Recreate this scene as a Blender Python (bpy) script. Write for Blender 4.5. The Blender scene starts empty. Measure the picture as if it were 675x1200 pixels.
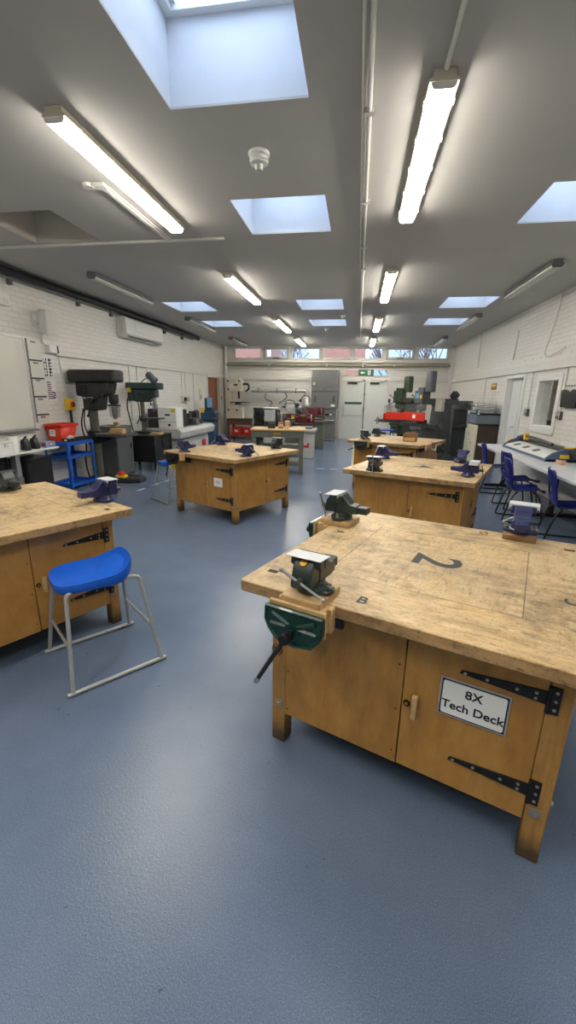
import bpy, bmesh, math, random
from mathutils import Vector, Matrix, Euler
random.seed(7)
C = bpy.context.scene.collection
sc = bpy.context.scene
R = math.radians
PI = math.pi

# ------------------------------------------------------------------ camera
H = 1.6
FPX, YAW, PITCH, ROLL = 492.17, 0.155178, 0.273477, -0.015904
cy_, sy_ = math.cos(YAW), math.sin(YAW); cp_, sp_ = math.cos(PITCH), math.sin(PITCH); cr_, sr_ = math.cos(ROLL), math.sin(ROLL)
fwd = Vector((-sy_*cp_, cy_*cp_, -sp_)); rgt = Vector((cy_, sy_, 0)); dwn = fwd.cross(rgt)
rr_ = cr_*rgt + sr_*dwn; dd_ = -sr_*rgt + cr_*dwn
cam = bpy.data.cameras.new('camera'); cam.sensor_fit = 'VERTICAL'; cam.sensor_height = 36.0
cam.lens = FPX*36.0/1200.0; cam.clip_start = .05; cam.clip_end = 200
co = bpy.data.objects.new('camera', cam); C.objects.link(co)
m = Matrix((( rr_.x, -dd_.x, -fwd.x, 0), (rr_.y, -dd_.y, -fwd.y, 0), (rr_.z, -dd_.z, -fwd.z, H), (0, 0, 0, 1)))
co.matrix_world = m
sc.camera = co

# ------------------------------------------------------------------ materials
def sl(r, g, b):
    f = lambda v: ((v/255)/12.92 if v/255 <= .04045 else ((v/255+.055)/1.055)**2.4)
    return (f(r), f(g), f(b), 1)
class NT:
    def __init__(s, name):
        s.m = bpy.data.materials.new(name); s.m.use_nodes = True
        s.t = s.m.node_tree; s.n = s.t.nodes; s.b = s.n['Principled BSDF']
    def new(s, typ, **kw):
        n = s.n.new(typ)
        for k, v in kw.items():
            if k in n.inputs: n.inputs[k].default_value = v
            else: setattr(n, k, v)
        return n
    def ln(s, a, b): s.t.links.new(a, b)
    def math(s, op, a, b=None, c=None):
        n = s.n.new('ShaderNodeMath'); n.operation = op
        for i, v in enumerate((a, b, c)):
            if v is None: continue
            if hasattr(v, 'is_output'): s.ln(v, n.inputs[i])
            else: n.inputs[i].default_value = v
        return n.outputs[0]
    def mix(s, fac, a, b, typ='MIX'):
        n = s.n.new('ShaderNodeMix'); n.data_type = 'RGBA'; n.blend_type = typ
        for i, v in ((0, fac), (6, a), (7, b)):
            if hasattr(v, 'is_output'): s.ln(v, n.inputs[i])
            else: n.inputs[i].default_value = v
        return n.outputs[2]
    def ramp(s, v, stops):
        n = s.n.new('ShaderNodeValToRGB'); s.ln(v, n.inputs[0]); e = n.color_ramp.elements
        while len(e) < len(stops): e.new(.5)
        for q, (p, c) in zip(e, stops): q.position = p; q.color = c
        return n.outputs[0]
    def noise(s, vec, scale, detail=4, rough=.55, w=None):
        n = s.n.new('ShaderNodeTexNoise'); n.inputs['Scale'].default_value = scale; n.inputs['Detail'].default_value = detail; n.inputs['Roughness'].default_value = rough
        if w is not None: n.noise_dimensions = '4D'; s.ln(w, n.inputs['W'])
        s.ln(vec, n.inputs['Vector']); return n.outputs[0]
    def bump(s, h, strength, dist=.002):
        n = s.new('ShaderNodeBump'); n.inputs['Strength'].default_value = strength; n.inputs['Distance'].default_value = dist
        s.ln(h, n.inputs['Height']); s.ln(n.outputs[0], s.b.inputs['Normal'])
    def mapped(s, scale=(1, 1, 1), src='Object'):
        tc = s.n.new('ShaderNodeTexCoord'); mp = s.n.new('ShaderNodeMapping'); mp.inputs['Scale'].default_value = scale
        s.ln(tc.outputs[src], mp.inputs['Vector']); return mp.outputs[0]
W1 = (1, 1, 1, 1); K0 = (0, 0, 0, 1)
def mat(name, c, rough=.5, metal=0., var=.12, nscale=9, bump=0., bscale=120, coat=0., spec=.5):
    k = NT(name); v = k.mapped()
    f = k.noise(v, nscale, 5)
    lo = tuple(x*(1-var) for x in c[:3])+(1,); hi = tuple(min(1, x*(1+var)) for x in c[:3])+(1,)
    k.ln(k.ramp(f, [(.3, lo), (.7, hi)]), k.b.inputs['Base Color'])
    k.b.inputs['Roughness'].default_value = rough; k.b.inputs['Metallic'].default_value = metal
    k.b.inputs['Coat Weight'].default_value = coat; k.b.inputs['Specular IOR Level'].default_value = spec
    if bump: k.bump(k.noise(v, bscale, 2), bump)
    return k.m
def emit(name, c, s):
    k = NT(name); k.b.inputs['Base Color'].default_value = c; k.b.inputs['Emission Color'].default_value = c; k.b.inputs['Emission Strength'].default_value = s
    return k.m
def glass(name, tint=(.95, .97, 1, 1), refl=.06):
    k = NT(name); k.n.remove(k.b); t = k.new('ShaderNodeBsdfTransparent', Color=tint); g = k.new('ShaderNodeBsdfGlossy', Roughness=.03)
    x = k.new('ShaderNodeMixShader', Fac=refl); k.ln(t.outputs[0], x.inputs[1]); k.ln(g.outputs[0], x.inputs[2]); k.ln(x.outputs[0], k.n['Material Output'].inputs[0])
    return k.m
def brick_mat(name, axis, ca, cb, cm, bumps=.5, bw=.225, rh=.075, ms=.01):
    k = NT(name); tc = k.n.new('ShaderNodeTexCoord'); sp = k.n.new('ShaderNodeSeparateXYZ'); k.ln(tc.outputs['Object'], sp.inputs[0])
    cb_ = k.n.new('ShaderNodeCombineXYZ'); k.ln(sp.outputs[axis], cb_.inputs[0]); k.ln(sp.outputs[2], cb_.inputs[1])
    b = k.n.new('ShaderNodeTexBrick'); k.ln(cb_.outputs[0], b.inputs['Vector'])
    for n_, v_ in (('Color1', ca), ('Color2', cb), ('Mortar', cm), ('Scale', 1.), ('Mortar Size', ms), ('Mortar Smooth', .35), ('Brick Width', bw), ('Row Height', rh)): b.inputs[n_].default_value = v_
    n = k.noise(tc.outputs['Object'], 2.2, 6)
    n2 = k.noise(tc.outputs['Object'], 60, 3)
    col = k.mix(k.ramp(n, [(.35, K0), (.75, (.35, .35, .35, 1))]), b.outputs['Color'], (ca[0]*.84, ca[1]*.83, ca[2]*.81, 1))
    k.ln(col, k.b.inputs['Base Color']); k.b.inputs['Roughness'].default_value = .42
    h = k.math('SUBTRACT', k.math('MULTIPLY', n2, .25), b.outputs['Fac'])
    k.bump(h, bumps, .006)
    return k.m
def wood_mat(name, light, mid, dark, stain=.5, pore=.6, grain=(1.6, 22, 22), panel=None, rough=.5, stain_col=(.05, .037, .025, 1), axis=0):
    k = NT(name); tc = k.n.new('ShaderNodeTexCoord'); oi = k.n.new('ShaderNodeObjectInfo'); w = k.math('MULTIPLY', oi.outputs['Random'], 40.)
    O = tc.outputs['Object']
    def gv(sc_):
        mp = k.n.new('ShaderNodeMapping'); mp.inputs['Scale'].default_value = sc_; k.ln(O, mp.inputs['Vector']); return mp.outputs[0]
    g1 = k.noise(gv(grain), 3.2, 7, .6, w)
    if panel:
        sp = k.n.new('ShaderNodeSeparateXYZ'); k.ln(O, sp.inputs[0])
        ax = k.math('ABSOLUTE', sp.outputs[0]); ay = k.math('ABSOLUTE', sp.outputs[1])
        mx = k.math('MAXIMUM', ax, ay)
        ins = k.math('LESS_THAN', mx, panel)
        g2 = k.noise(gv((grain[1]*.8, grain[0], 22)), 3.2, 7, .6, w)
        side = k.math('GREATER_THAN', ax, ay)            # boards running round the middle square
        pick = k.math('MAXIMUM', ins, k.math('MULTIPLY', side, k.math('SUBTRACT', 1., ins)))
        mm = k.n.new('ShaderNodeMix'); k.ln(pick, mm.inputs[0]); k.ln(g1, mm.inputs[2]); k.ln(g2, mm.inputs[3]); g = mm.outputs[0]
    else: g = g1
    col = k.ramp(g, [(.28, dark), (.48, mid), (.68, light)])
    # fine dark pores
    pv = gv((grain[0]*6, grain[1]*5, grain[2]*5) if not panel else (38, 38, 38))
    pores = k.noise(pv, 2.4, 3, .6, w)
    col = k.mix(k.ramp(pores, [(.56, K0), (.70, (pore,)*3+(1,))]), col, tuple(x*.3 for x in dark[:3])+(1,))
    # worn stains
    s1 = k.noise(gv((2.1, 2.1, 2.1)), 1.0, 8, .68, w); s2 = k.noise(gv((7, 16, 7)), 1.6, 6, .7, w)
    sf = k.math('MULTIPLY', k.ramp(s1, [(.40, K0), (.60, W1)]), k.ramp(s2, [(.36, K0), (.66, W1)]))
    col = k.mix(k.math('MULTIPLY', sf, stain), col, stain_col)
    # grubby grey wear
    s3 = k.noise(gv((1.1, 1.1, 1.1)), 1.3, 5, .6, k.math('ADD', w, 9.))
    col = k.mix(k.math('MULTIPLY', k.ramp(s3, [(.45, K0), (.7, W1)]), stain*.55), col, (mid[0]*.55, mid[1]*.62, mid[2]*.85, 1))
    if panel:
        fl_ = k.noise(gv((16, 60, 20)), 1.5, 4, .65, w); fl2 = k.noise(gv((60, 16, 20)), 1.5, 4, .65, w)
        fm = k.n.new('ShaderNodeMix'); k.ln(pick, fm.inputs[0]); k.ln(fl_, fm.inputs[2]); k.ln(fl2, fm.inputs[3])
        col = k.mix(k.ramp(fm.outputs[0], [(.56, K0), (.68, (.62, .62, .62, 1))]), col, (.11, .07, .035, 1))
        col = k.mix(k.ramp(fm.outputs[0], [(.28, (.35, .35, .35, 1)), (.42, K0)]), col, (.80, .62, .38, 1))
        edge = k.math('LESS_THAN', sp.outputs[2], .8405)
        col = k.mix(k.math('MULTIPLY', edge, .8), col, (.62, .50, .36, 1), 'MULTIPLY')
        gr = k.math('LESS_THAN', k.math('ABSOLUTE', k.math('SUBTRACT', mx, panel)), .0022)
        col = k.mix(k.math('MULTIPLY', gr, .75), col, (.05, .03, .015, 1))
    k.ln(col, k.b.inputs['Base Color'])
    k.ln(k.ramp(s2, [(.3, (rough, rough, rough, 1)), (.8, (rough+.15,)*3+(1,))]), k.b.inputs['Roughness'])
    k.bump(k.math('ADD', k.math('MULTIPLY', pores, .6), k.math('MULTIPLY', s2, .5)), .25, .002)
    return k.m

def floor_mat():
    k = NT('blue_vinyl'); O = k.mapped()
    n1 = k.noise(O, 1.1, 6, .6); n2 = k.noise(O, 5, 5); sp = k.noise(O, 260, 2, .6); sp2 = k.noise(O, 95, 3, .6)
    a, b = (.100, .142, .222, 1), (.130, .176, .262, 1)
    col = k.ramp(k.math('ADD', k.math('MULTIPLY', n1, .7), k.math('MULTIPLY', n2, .3)), [(.35, a), (.68, b)])
    col = k.mix(k.ramp(sp, [(.54, K0), (.70, (.6, .6, .6, 1))]), col, (.24, .31, .42, 1))
    col = k.mix(k.ramp(sp, [(.30, (.6, .6, .6, 1)), (.45, K0)]), col, (.04, .06, .10, 1))
    dirt = k.noise(O, 28, 2, .4)
    col = k.mix(k.ramp(dirt, [(.75, K0), (.79, (.5, .5, .5, 1))]), col, (.02, .02, .025, 1))
    k.ln(col, k.b.inputs['Base Color'])
    k.b.inputs['Roughness'].default_value = .21
    k.b.inputs['Specular IOR Level'].default_value = .55
    k.bump(k.math('ADD', sp2, k.math('MULTIPLY', sp, .5)), .42, .0024)
    return k.m

M = {}
M['floor'] = floor_mat()
wp = sl(228, 226, 220)
M['brickL'] = brick_mat('painted_brick_side', 1, wp, sl(222, 220, 214), sl(213, 211, 205), .45)
M['brickR'] = M['brickL']
M['brickB'] = brick_mat('painted_brick_end', 0, wp, sl(222, 220, 214), sl(214, 212, 206), .4)
M['paint'] = mat('white_paint', sl(222, 220, 213), .5, var=.03, nscale=2)
M['ceil'] = mat('ceiling_paint', sl(186, 185, 181), .8, var=.03, nscale=1.2, bump=.06, bscale=200)
M['shaft'] = mat('shaft_paint', sl(206, 208, 213), .6, var=.02, bump=.1, bscale=90)
M['shaftdim'] = mat('dimmed_shaft_paint', sl(205, 200, 190), .7, var=.04)  # duller beige for the boarded skylight; missing daylight put into the colour
M['white'] = mat('white_plastic', sl(228, 228, 225), .35, var=.03)
M['trunk'] = mat('pvc_trunking', sl(215, 214, 208), .4, var=.04)
M['lampbody'] = mat('batten_body', sl(205, 200, 180), .5, var=.06)
M['diff'] = emit('lit_diffuser', (1, .935, .82, 1), 25.0)
M['diffoff'] = mat('unlit_diffuser', sl(196, 194, 186), .25, var=.04)
M['dgrey'] = mat('charcoal_paint', sl(43, 43, 44), .42, var=.25, nscale=7)
M['black'] = mat('black_plastic', sl(26, 26, 27), .4, var=.2)
M['blackiron'] = mat('black_japanned_iron', sl(28, 27, 27), .5, .3, var=.3, nscale=20)
M['iron'] = mat('cast_iron', sl(92, 90, 86), .45, .7, var=.3, nscale=18)
M['steel'] = mat('worn_steel', sl(172, 172, 170), .3, .9, var=.15, nscale=14)
M['tube'] = mat('grey_tube', sl(176, 176, 172), .35, .45, var=.05)
M['alu'] = mat('aluminium', sl(205, 206, 205), .33, .8, var=.08)
M['zinc'] = mat('zinc_plate', sl(170, 165, 150), .45, .8, var=.2, nscale=30)
M['vgreen'] = mat('vise_green', sl(34, 48, 42), .4, var=.2, nscale=12, coat=.2)
M['wvgreen'] = mat('woodvise_green', sl(16, 58, 46), .35, var=.2, nscale=12, coat=.2)
M['vblue'] = mat('vise_blue', sl(28, 33, 80), .38, var=.18, nscale=12, coat=.2)
M['vdark'] = mat('vise_dark', sl(44, 48, 48), .42, .2, var=.2, nscale=12)
M['sheet'] = mat('jaw_sheet', sl(215, 218, 220), .38, .3, var=.08, nscale=30)
bl, bm_, bd = (.66, .44, .185, 1), (.55, .345, .13, 1), (.42, .245, .085, 1)
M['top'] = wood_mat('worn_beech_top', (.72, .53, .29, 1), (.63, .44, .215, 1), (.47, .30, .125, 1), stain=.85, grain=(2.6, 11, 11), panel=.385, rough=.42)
M['ply'] = wood_mat('varnished_ply', (.51, .265, .06, 1), (.435, .215, .044, 1), (.345, .16, .03, 1), stain=.22, pore=.1, grain=(6, 2.0, 1.5), rough=.36)
M['leg'] = wood_mat('varnished_leg', (.51, .275, .068, 1), (.435, .222, .05, 1), (.32, .16, .038, 1), stain=.3, pore=.25, grain=(18, 18, 1.4), rough=.38)
def foot_dirt(name='varnished_leg'):
    # scuffed black bands at the feet: wear with a shape of its own
    k = M['leg']; t = k.node_tree; b = t.nodes['Principled BSDF']; src = b.inputs['Base Color'].links[0].from_socket
    tc = t.nodes.new('ShaderNodeTexCoord'); sp = t.nodes.new('ShaderNodeSeparateXYZ'); t.links.new(tc.outputs['Object'], sp.inputs[0])
    nz = t.nodes.new('ShaderNodeTexNoise'); nz.inputs['Scale'].default_value = 25; t.links.new(tc.outputs['Object'], nz.inputs['Vector'])
    ad = t.nodes.new('ShaderNodeMath'); ad.operation = 'MULTIPLY_ADD'; t.links.new(nz.outputs[0], ad.inputs[0]); ad.inputs[1].default_value = -.06; t.links.new(sp.outputs[2], ad.inputs[2])
    rp = t.nodes.new('ShaderNodeValToRGB'); t.links.new(ad.outputs[0], rp.inputs[0]); rp.color_ramp.elements[0].position = .01; rp.color_ramp.elements[0].color = (.85,)*3+(1,)
    rp.color_ramp.elements[1].position = .10; rp.color_ramp.elements[1].color = K0
    mx = t.nodes.new('ShaderNodeMix'); mx.data_type = 'RGBA'; t.links.new(rp.outputs[0], mx.inputs[0]); t.links.new(src, mx.inputs[6]); mx.inputs[7].default_value = (.025, .02, .014, 1)
    t.links.new(mx.outputs[2], b.inputs['Base Color'])
foot_dirt()
M['block'] = wood_mat('softwood_block', (.62, .42, .2, 1), (.54, .35, .155, 1), (.43, .26, .11, 1), stain=.15, grain=(3, 20, 20))
M['brownblock'] = wood_mat('brown_block', (.36, .2, .1, 1), (.28, .15, .07, 1), (.2, .1, .05, 1), stain=.2, grain=(3, 20, 20))
M['mark'] = mat('painted_mark', sl(42, 46, 46), .55, var=.35, nscale=60)
M['redmark'] = mat('brown_paint', sl(120, 58, 38), .6, var=.3, nscale=40)
M['hole'] = mat('dark_hole', sl(48, 33, 20), .8)
M['seat'] = mat('blue_seat', sl(22, 92, 200), .33, var=.05, spec=.5)
M['chair'] = mat('navy_shell', sl(16, 24, 104), .36, var=.08)
M['trolley'] = mat('trolley_blue', sl(22, 84, 178), .35, var=.1)
M['red'] = mat('red_plastic', sl(216, 50, 28), .4, var=.06)
M['rednotice'] = mat('red_paint', sl(190, 30, 45), .5)
M['yellow'] = mat('yellow_plastic', sl(235, 195, 40), .4, var=.06)
M['mgreen'] = mat('machine_green', sl(44, 62, 40), .4, var=.2)
M['pgreen'] = mat('press_green', sl(42, 62, 60), .4, var=.2)
M['mgrey'] = mat('machine_grey', sl(88, 92, 94), .42, var=.12)
M['lgrey'] = mat('light_machine_grey', sl(186, 186, 180), .4, var=.07)
M['cream'] = mat('machine_cream', sl(214, 208, 188), .42, var=.06)
M['tgrey'] = mat('tall_cabinet_grey', sl(108, 110, 110), .45, var=.06)
M['tableg'] = mat('olive_grey_paint', sl(92, 94, 84), .5, var=.15)
M['burg'] = mat('burgundy_paint', sl(92, 26, 32), .4, var=.15)
M['teal'] = mat('teal_machine', sl(32, 72, 104), .4, var=.15)
M['lblue'] = mat('pale_blue_plastic', sl(120, 165, 205), .35, var=.06)
M['browncab'] = mat('brown_laminate', sl(70, 55, 46), .5, var=.1)
M['greycab'] = mat('grey_blue_steel', sl(112, 122, 132), .45, var=.06)
M['beige'] = mat('beige_panel', sl(212, 205, 180), .5, var=.06)
M['redwood'] = mat('redbrown_wood', sl(112, 62, 38), .5, var=.2)
M['door'] = mat('white_door', sl(216, 218, 214), .4, var=.03)
M['brass'] = mat('brass', sl(180, 140, 60), .35, .8)
M['doorwood'] = wood_mat('brown_door', (.30, .12, .05, 1), (.24, .09, .035, 1), (.18, .065, .025, 1), stain=.05, grain=(14, 14, 1))
M['screen'] = glass('clear_guard', (.86, .88, .88, 1), .12)
M['pane'] = glass('window_glass', (.95, .97, .99, 1), .05)
M['worktop'] = mat('grey_white_worktop', sl(206, 210, 214), .35, var=.04)
M['lbgrey'] = mat('slate_blue_plastic', sl(78, 94, 122), .38, var=.06)
M['exitg'] = mat('exit_green', sl(24, 96, 66), .4)
M['paper'] = mat('paper', sl(232, 232, 226), .6, var=.02)
M['ink'] = mat('ink', sl(24, 28, 46), .6)
M['purple'] = mat('purple_ink', sl(110, 70, 110), .6)
M['board'] = mat('whiteboard', sl(216, 215, 206), .22, var=.04, nscale=2)
M['tapey'] = mat('worn_yellow_tape', sl(176, 166, 118), .6, var=.25, nscale=20)
M['tapew'] = mat('worn_white_tape', sl(150, 165, 185), .6, var=.25, nscale=20)
M['outbrick'] = brick_mat('red_brick', 0, (.46, .17, .11, 1), (.42, .14, .09, 1), (.44, .30, .25, 1), .3)
M['outwhite'] = mat('white_render', sl(225, 225, 225), .7)
M['bark'] = mat('bark', sl(110, 100, 100), .8)
M['ground'] = mat('tarmac', sl(120, 120, 118), .9)
M['olive'] = mat('olive_pipe', sl(150, 146, 130), .5, var=.1)
M['pinkwood'] = mat('pale_pink_wood', sl(206, 160, 128), .55, var=.1)
M['orange'] = mat('orange_plastic', sl(232, 120, 40), .4)

# ------------------------------------------------------------------ geometry builder
class MB:
    def __init__(s): s.bm = bmesh.new(); s.X = Matrix.Identity(4)
    def _add(s, vs, fs):
        b = [s.bm.verts.new(s.X @ Vector(v)) for v in vs]
        for f in fs:
            try: s.bm.faces.new([b[i] for i in f])
            except ValueError: pass
        return s
    def box(s, c, d, r=None):
        x, y, z = d[0]/2, d[1]/2, d[2]/2
        vs = [Vector(p) for p in ((-x,-y,-z),(x,-y,-z),(x,y,-z),(-x,y,-z),(-x,-y,z),(x,-y,z),(x,y,z),(-x,y,z))]
        if r: e = Euler(r).to_matrix(); vs = [e @ v for v in vs]
        c = Vector(c)
        return s._add([v+c for v in vs], [(0,3,2,1),(4,5,6,7),(0,1,5,4),(1,2,6,5),(2,3,7,6),(3,0,4,7)])
    def bb(s, x0, x1, y0, y1, z0, z1): return s.box(((x0+x1)/2, (y0+y1)/2, (z0+z1)/2), (x1-x0, y1-y0, z1-z0))
    def cyl(s, p, q, r, r2=None, n=16):
        p, q = Vector(p), Vector(q); r2 = r if r2 is None else r2
        a = (q-p).normalized(); u = a.orthogonal().normalized(); v = a.cross(u); vs = []
        for c, rad in ((p, r), (q, r2)):
            for i in range(n): t = 2*PI*i/n; vs.append(c+(u*math.cos(t)+v*math.sin(t))*rad)
        fs = [(i, (i+1) % n, n+(i+1) % n, n+i) for i in range(n)]+[tuple(range(n-1, -1, -1)), tuple(range(n, 2*n))]
        return s._add(vs, fs)
    def tube(s, pts, r, n=8, closed=False):
        P = [Vector(p) for p in pts]; N = len(P); vs = []; fs = []; u = None
        for i in range(N):
            a = P[(i+1) % N] if (closed or i < N-1) else P[i]; b = P[i-1] if (closed or i > 0) else P[i]
            t = (a-b).normalized()
            u = (t.orthogonal() if u is None else u-t*u.dot(t)).normalized(); v = t.cross(u)
            for k in range(n): g = 2*PI*k/n; vs.append(P[i]+(u*math.cos(g)+v*math.sin(g))*r)
        for i in range(N if closed else N-1):
            for k in range(n): fs.append((i*n+k, i*n+(k+1) % n, ((i+1) % N)*n+(k+1) % n, ((i+1) % N)*n+k))
        if not closed: fs += [tuple(range(n-1, -1, -1)), tuple(range((N-1)*n, N*n))]
        return s._add(vs, fs)
    def prism(s, pts, ax, a, b):
        f = {'x': lambda p, t: (t, p[0], p[1]), 'y': lambda p, t: (p[0], t, p[1]), 'z': lambda p, t: (p[0], p[1], t)}[ax]
        n = len(pts); vs = [f(p, a) for p in pts]+[f(p, b) for p in pts]
        return s._add(vs, [tuple(range(n-1, -1, -1)), tuple(range(n, 2*n))]+[(i, (i+1) % n, n+(i+1) % n, n+i) for i in range(n)])
    def lathe(s, prof, c=(0, 0, 0), n=20, ax='z'):
        vs = []; c = Vector(c)
        for r, z in prof:
            for i in range(n):
                t = 2*PI*i/n; p = Vector((r*math.cos(t), r*math.sin(t), z))
                if ax == 'x': p = Vector((p.z, p.x, p.y))
                if ax == 'y': p = Vector((p.y, p.z, p.x))
                vs.append(p+c)
        k = len(prof); fs = [(j*n+i, j*n+(i+1) % n, (j+1)*n+(i+1) % n, (j+1)*n+i) for j in range(k-1) for i in range(n)]
        fs += [tuple(range(n-1, -1, -1)), tuple(range((k-1)*n, k*n))]
        return s._add(vs, fs)
    def ball(s, c, r, n=10):
        return s.lathe([(max(1e-4, r*math.sin(PI*i/n)), -r*math.cos(PI*i/n)) for i in range(n+1)], c, n*2)
    def quad(s, a, b, c, d): return s._add([a, b, c, d], [(0, 1, 2, 3)])
    def rot(s, loc=(0, 0, 0), r=(0, 0, 0)): s.X = Matrix.Translation(loc) @ Euler(r).to_matrix().to_4x4(); return s
def rrect(w, d, r, n=4, cx=0, cy=0):
    o = []
    for sx, sy, a in ((1, 1, 0), (-1, 1, 90), (-1, -1, 180), (1, -1, 270)):
        for i in range(n+1):
            t = R(a+90*i/n); o.append((cx+sx*(w/2-r)+r*math.cos(t), cy+sy*(d/2-r)+r*math.sin(t)))
    return o
def obj(name, mb, m, parent=None, bev=.003, label=None, seg=1, smooth=35, flip=False):
    bm = mb.bm
    bmesh.ops.remove_doubles(bm, verts=bm.verts, dist=1e-6) if False else None
    bmesh.ops.recalc_face_normals(bm, faces=bm.faces)
    me = bpy.data.meshes.new(name); bm.to_mesh(me); bm.free()
    for p in me.polygons: p.use_smooth = True
    me.set_sharp_from_angle(angle=R(smooth))
    me.materials.append(M[m] if isinstance(m, str) else m)
    o = bpy.data.objects.new(name, me); C.objects.link(o)
    if parent is not None: o.parent = parent
    if bev:
        b = o.modifiers.new('bevel', 'BEVEL'); b.width = bev; b.segments = seg; b.limit_method = 'ANGLE'; b.angle_limit = R(50); b.harden_normals = False
    if label: o['label'] = label
    return o
def thing(name, label, cat, loc=(0, 0, 0), rz=0, group=None):
    o = bpy.data.objects.new(name, None); C.objects.link(o); o.location = loc; o.rotation_euler = (0, 0, rz); o.empty_display_size = .1
    o['label'] = label; o['category'] = cat
    if group: o['group'] = group
    return o
def tag(o, label, cat, group=None, kind=None, loc=None, rz=None):
    o['label'] = label; o['category'] = cat
    if group: o['group'] = group
    if kind: o['kind'] = kind
    if loc is not None: o.location = loc
    if rz is not None: o.rotation_euler = (0, 0, rz)
    return o
def struct(name, mb, m, parent=None, bev=0):
    o = obj(name, mb, m, parent, bev)
    if parent is None: o['kind'] = 'structure'
    return o
def sroot(name, loc=(0, 0, 0)):
    o = bpy.data.objects.new(name, None); C.objects.link(o); o.location = loc; o['kind'] = 'structure'; return o
def copytree(o, parent=None):
    c = o.copy(); C.objects.link(c)
    if parent is not None: c.parent = parent; c.matrix_parent_inverse = o.matrix_parent_inverse
    for ch in list(o.children): copytree(ch, c)
    return c
def dup(o, loc, rz=0, label=None, group=None):
    c = copytree(o); c.location = loc; c.rotation_euler = (0, 0, rz)
    if label: c['label'] = label
    if group: c['group'] = group
    return c
def text(name, body, size, m, parent, loc, rot=(0, 0, 0), ext=.0006, bold=0., sx=1.):
    cu = bpy.data.curves.new(name, 'FONT'); cu.body = body; cu.size = size; cu.align_x = 'CENTER'; cu.align_y = 'CENTER'; cu.extrude = ext; cu.offset = bold; cu.space_line = .95
    t = bpy.data.objects.new(name, cu); C.objects.link(t)
    me = bpy.data.meshes.new_from_object(t.evaluated_get(bpy.context.evaluated_depsgraph_get()))
    bpy.data.objects.remove(t)
    o = bpy.data.objects.new(name, me); C.objects.link(o); me.materials.clear(); me.materials.append(M[m])
    o.location = loc; o.rotation_euler = rot; o.scale = (sx, 1, 1); o.parent = parent
    return o
def loop(a, b, sag, n=10):
    a, b = Vector(a), Vector(b); return [a.lerp(b, i/n)+Vector((0, 0, -4*sag*(i/n)*(1-i/n))) for i in range(n+1)]
def smooth_path(P, it=2):
    P = [Vector(p) for p in P]
    for _ in range(it):
        Q = [P[0]]
        for a, b in zip(P, P[1:]): Q += [a.lerp(b, .25), a.lerp(b, .75)]
        P = Q+[P[-1]]
    return P

# ------------------------------------------------------------------ setting
def trim(n, mb, m, bev=.004): return struct('trim_%d' % n, mb, m, None, bev)
XL, XR, YF, YB, ZC = -5.05, 3.22, -2.6, 16.1, 3.28
struct('floor', MB().bb(XL-.3, XR+2.6, YF-.3, YB+.3, -.2, 0), 'floor')
# skylight openings (x0,x1,y0,y1,dim)
cols = [(-3.88, -3.05), (-1.245, -.385), (1.465, 2.33)]
rows = [(-1.6, -.74), (2.15, 3.01), (4.27, 5.13), (8.45, 9.42), (10.6, 11.54)]
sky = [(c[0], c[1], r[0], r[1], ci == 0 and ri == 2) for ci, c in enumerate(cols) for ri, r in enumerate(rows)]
xs = sorted({XL-.3, XR+.3, *[v for c in cols for v in c]}); ys = sorted({YF-.3, YB+.3, *[v for r in rows for v in r]})
mb = MB()
for i in range(len(xs)-1):
    for j in range(len(ys)-1):
        if any(abs(xs[i]-s[0]) < 1e-6 and abs(ys[j]-s[2]) < 1e-6 for s in sky): continue
        mb.quad((xs[i], ys[j], ZC), (xs[i], ys[j+1], ZC), (xs[i+1], ys[j+1], ZC), (xs[i+1], ys[j], ZC))
bmesh.ops.remove_doubles(mb.bm, verts=mb.bm.verts, dist=1e-5)
mb2 = bmesh.ops.extrude_face_region(mb.bm, geom=list(mb.bm.faces))
for v in [e for e in mb2['geom'] if isinstance(e, bmesh.types.BMVert)]: v.co.z += .012
struct('ceiling', mb, 'ceil')
ZT = 3.74
for i, (x0, x1, y0, y1, dim) in enumerate(sky):
    w = sroot('window_%d' % (i+1), ((x0+x1)/2, (y0+y1)/2, ZC)); hx, hy = (x1-x0)/2, (y1-y0)/2; t = .04; h = ZT-ZC
    s = MB().bb(-hx-t, -hx, -hy-t, hy+t, .0125, h).bb(hx, hx+t, -hy-t, hy+t, .0125, h).bb(-hx, hx, -hy-t, -hy, .0125, h).bb(-hx, hx, hy, hy+t, .0125, h)
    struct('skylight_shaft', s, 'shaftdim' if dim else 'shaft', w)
    if dim:
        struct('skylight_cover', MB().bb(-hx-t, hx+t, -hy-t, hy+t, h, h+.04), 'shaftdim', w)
    else:
        f = MB(); a = .05
        for (u0, u1, v0, v1) in ((-hx, -hx+a, -hy, hy), (hx-a, hx, -hy, hy), (-hx+a, hx-a, -hy, -hy+a), (-hx+a, hx-a, hy-a, hy)):
            f.bb(u0, u1, v0, v1, h-.02, h+.05); 
        for (u0, u1, v0, v1) in ((-hx+a, -hx+a+.03, -hy+a, hy-a), (hx-a-.03, hx-a, -hy+a, hy-a)): f.bb(u0, u1, v0, v1, h+.01, h+.04)
        struct('skylight_frame', f, 'white', w)
        struct('skylight_pane', MB().bb(-hx+a, hx-a, -hy+a, hy-a, h+.02, h+.026), 'pane', w)

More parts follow.
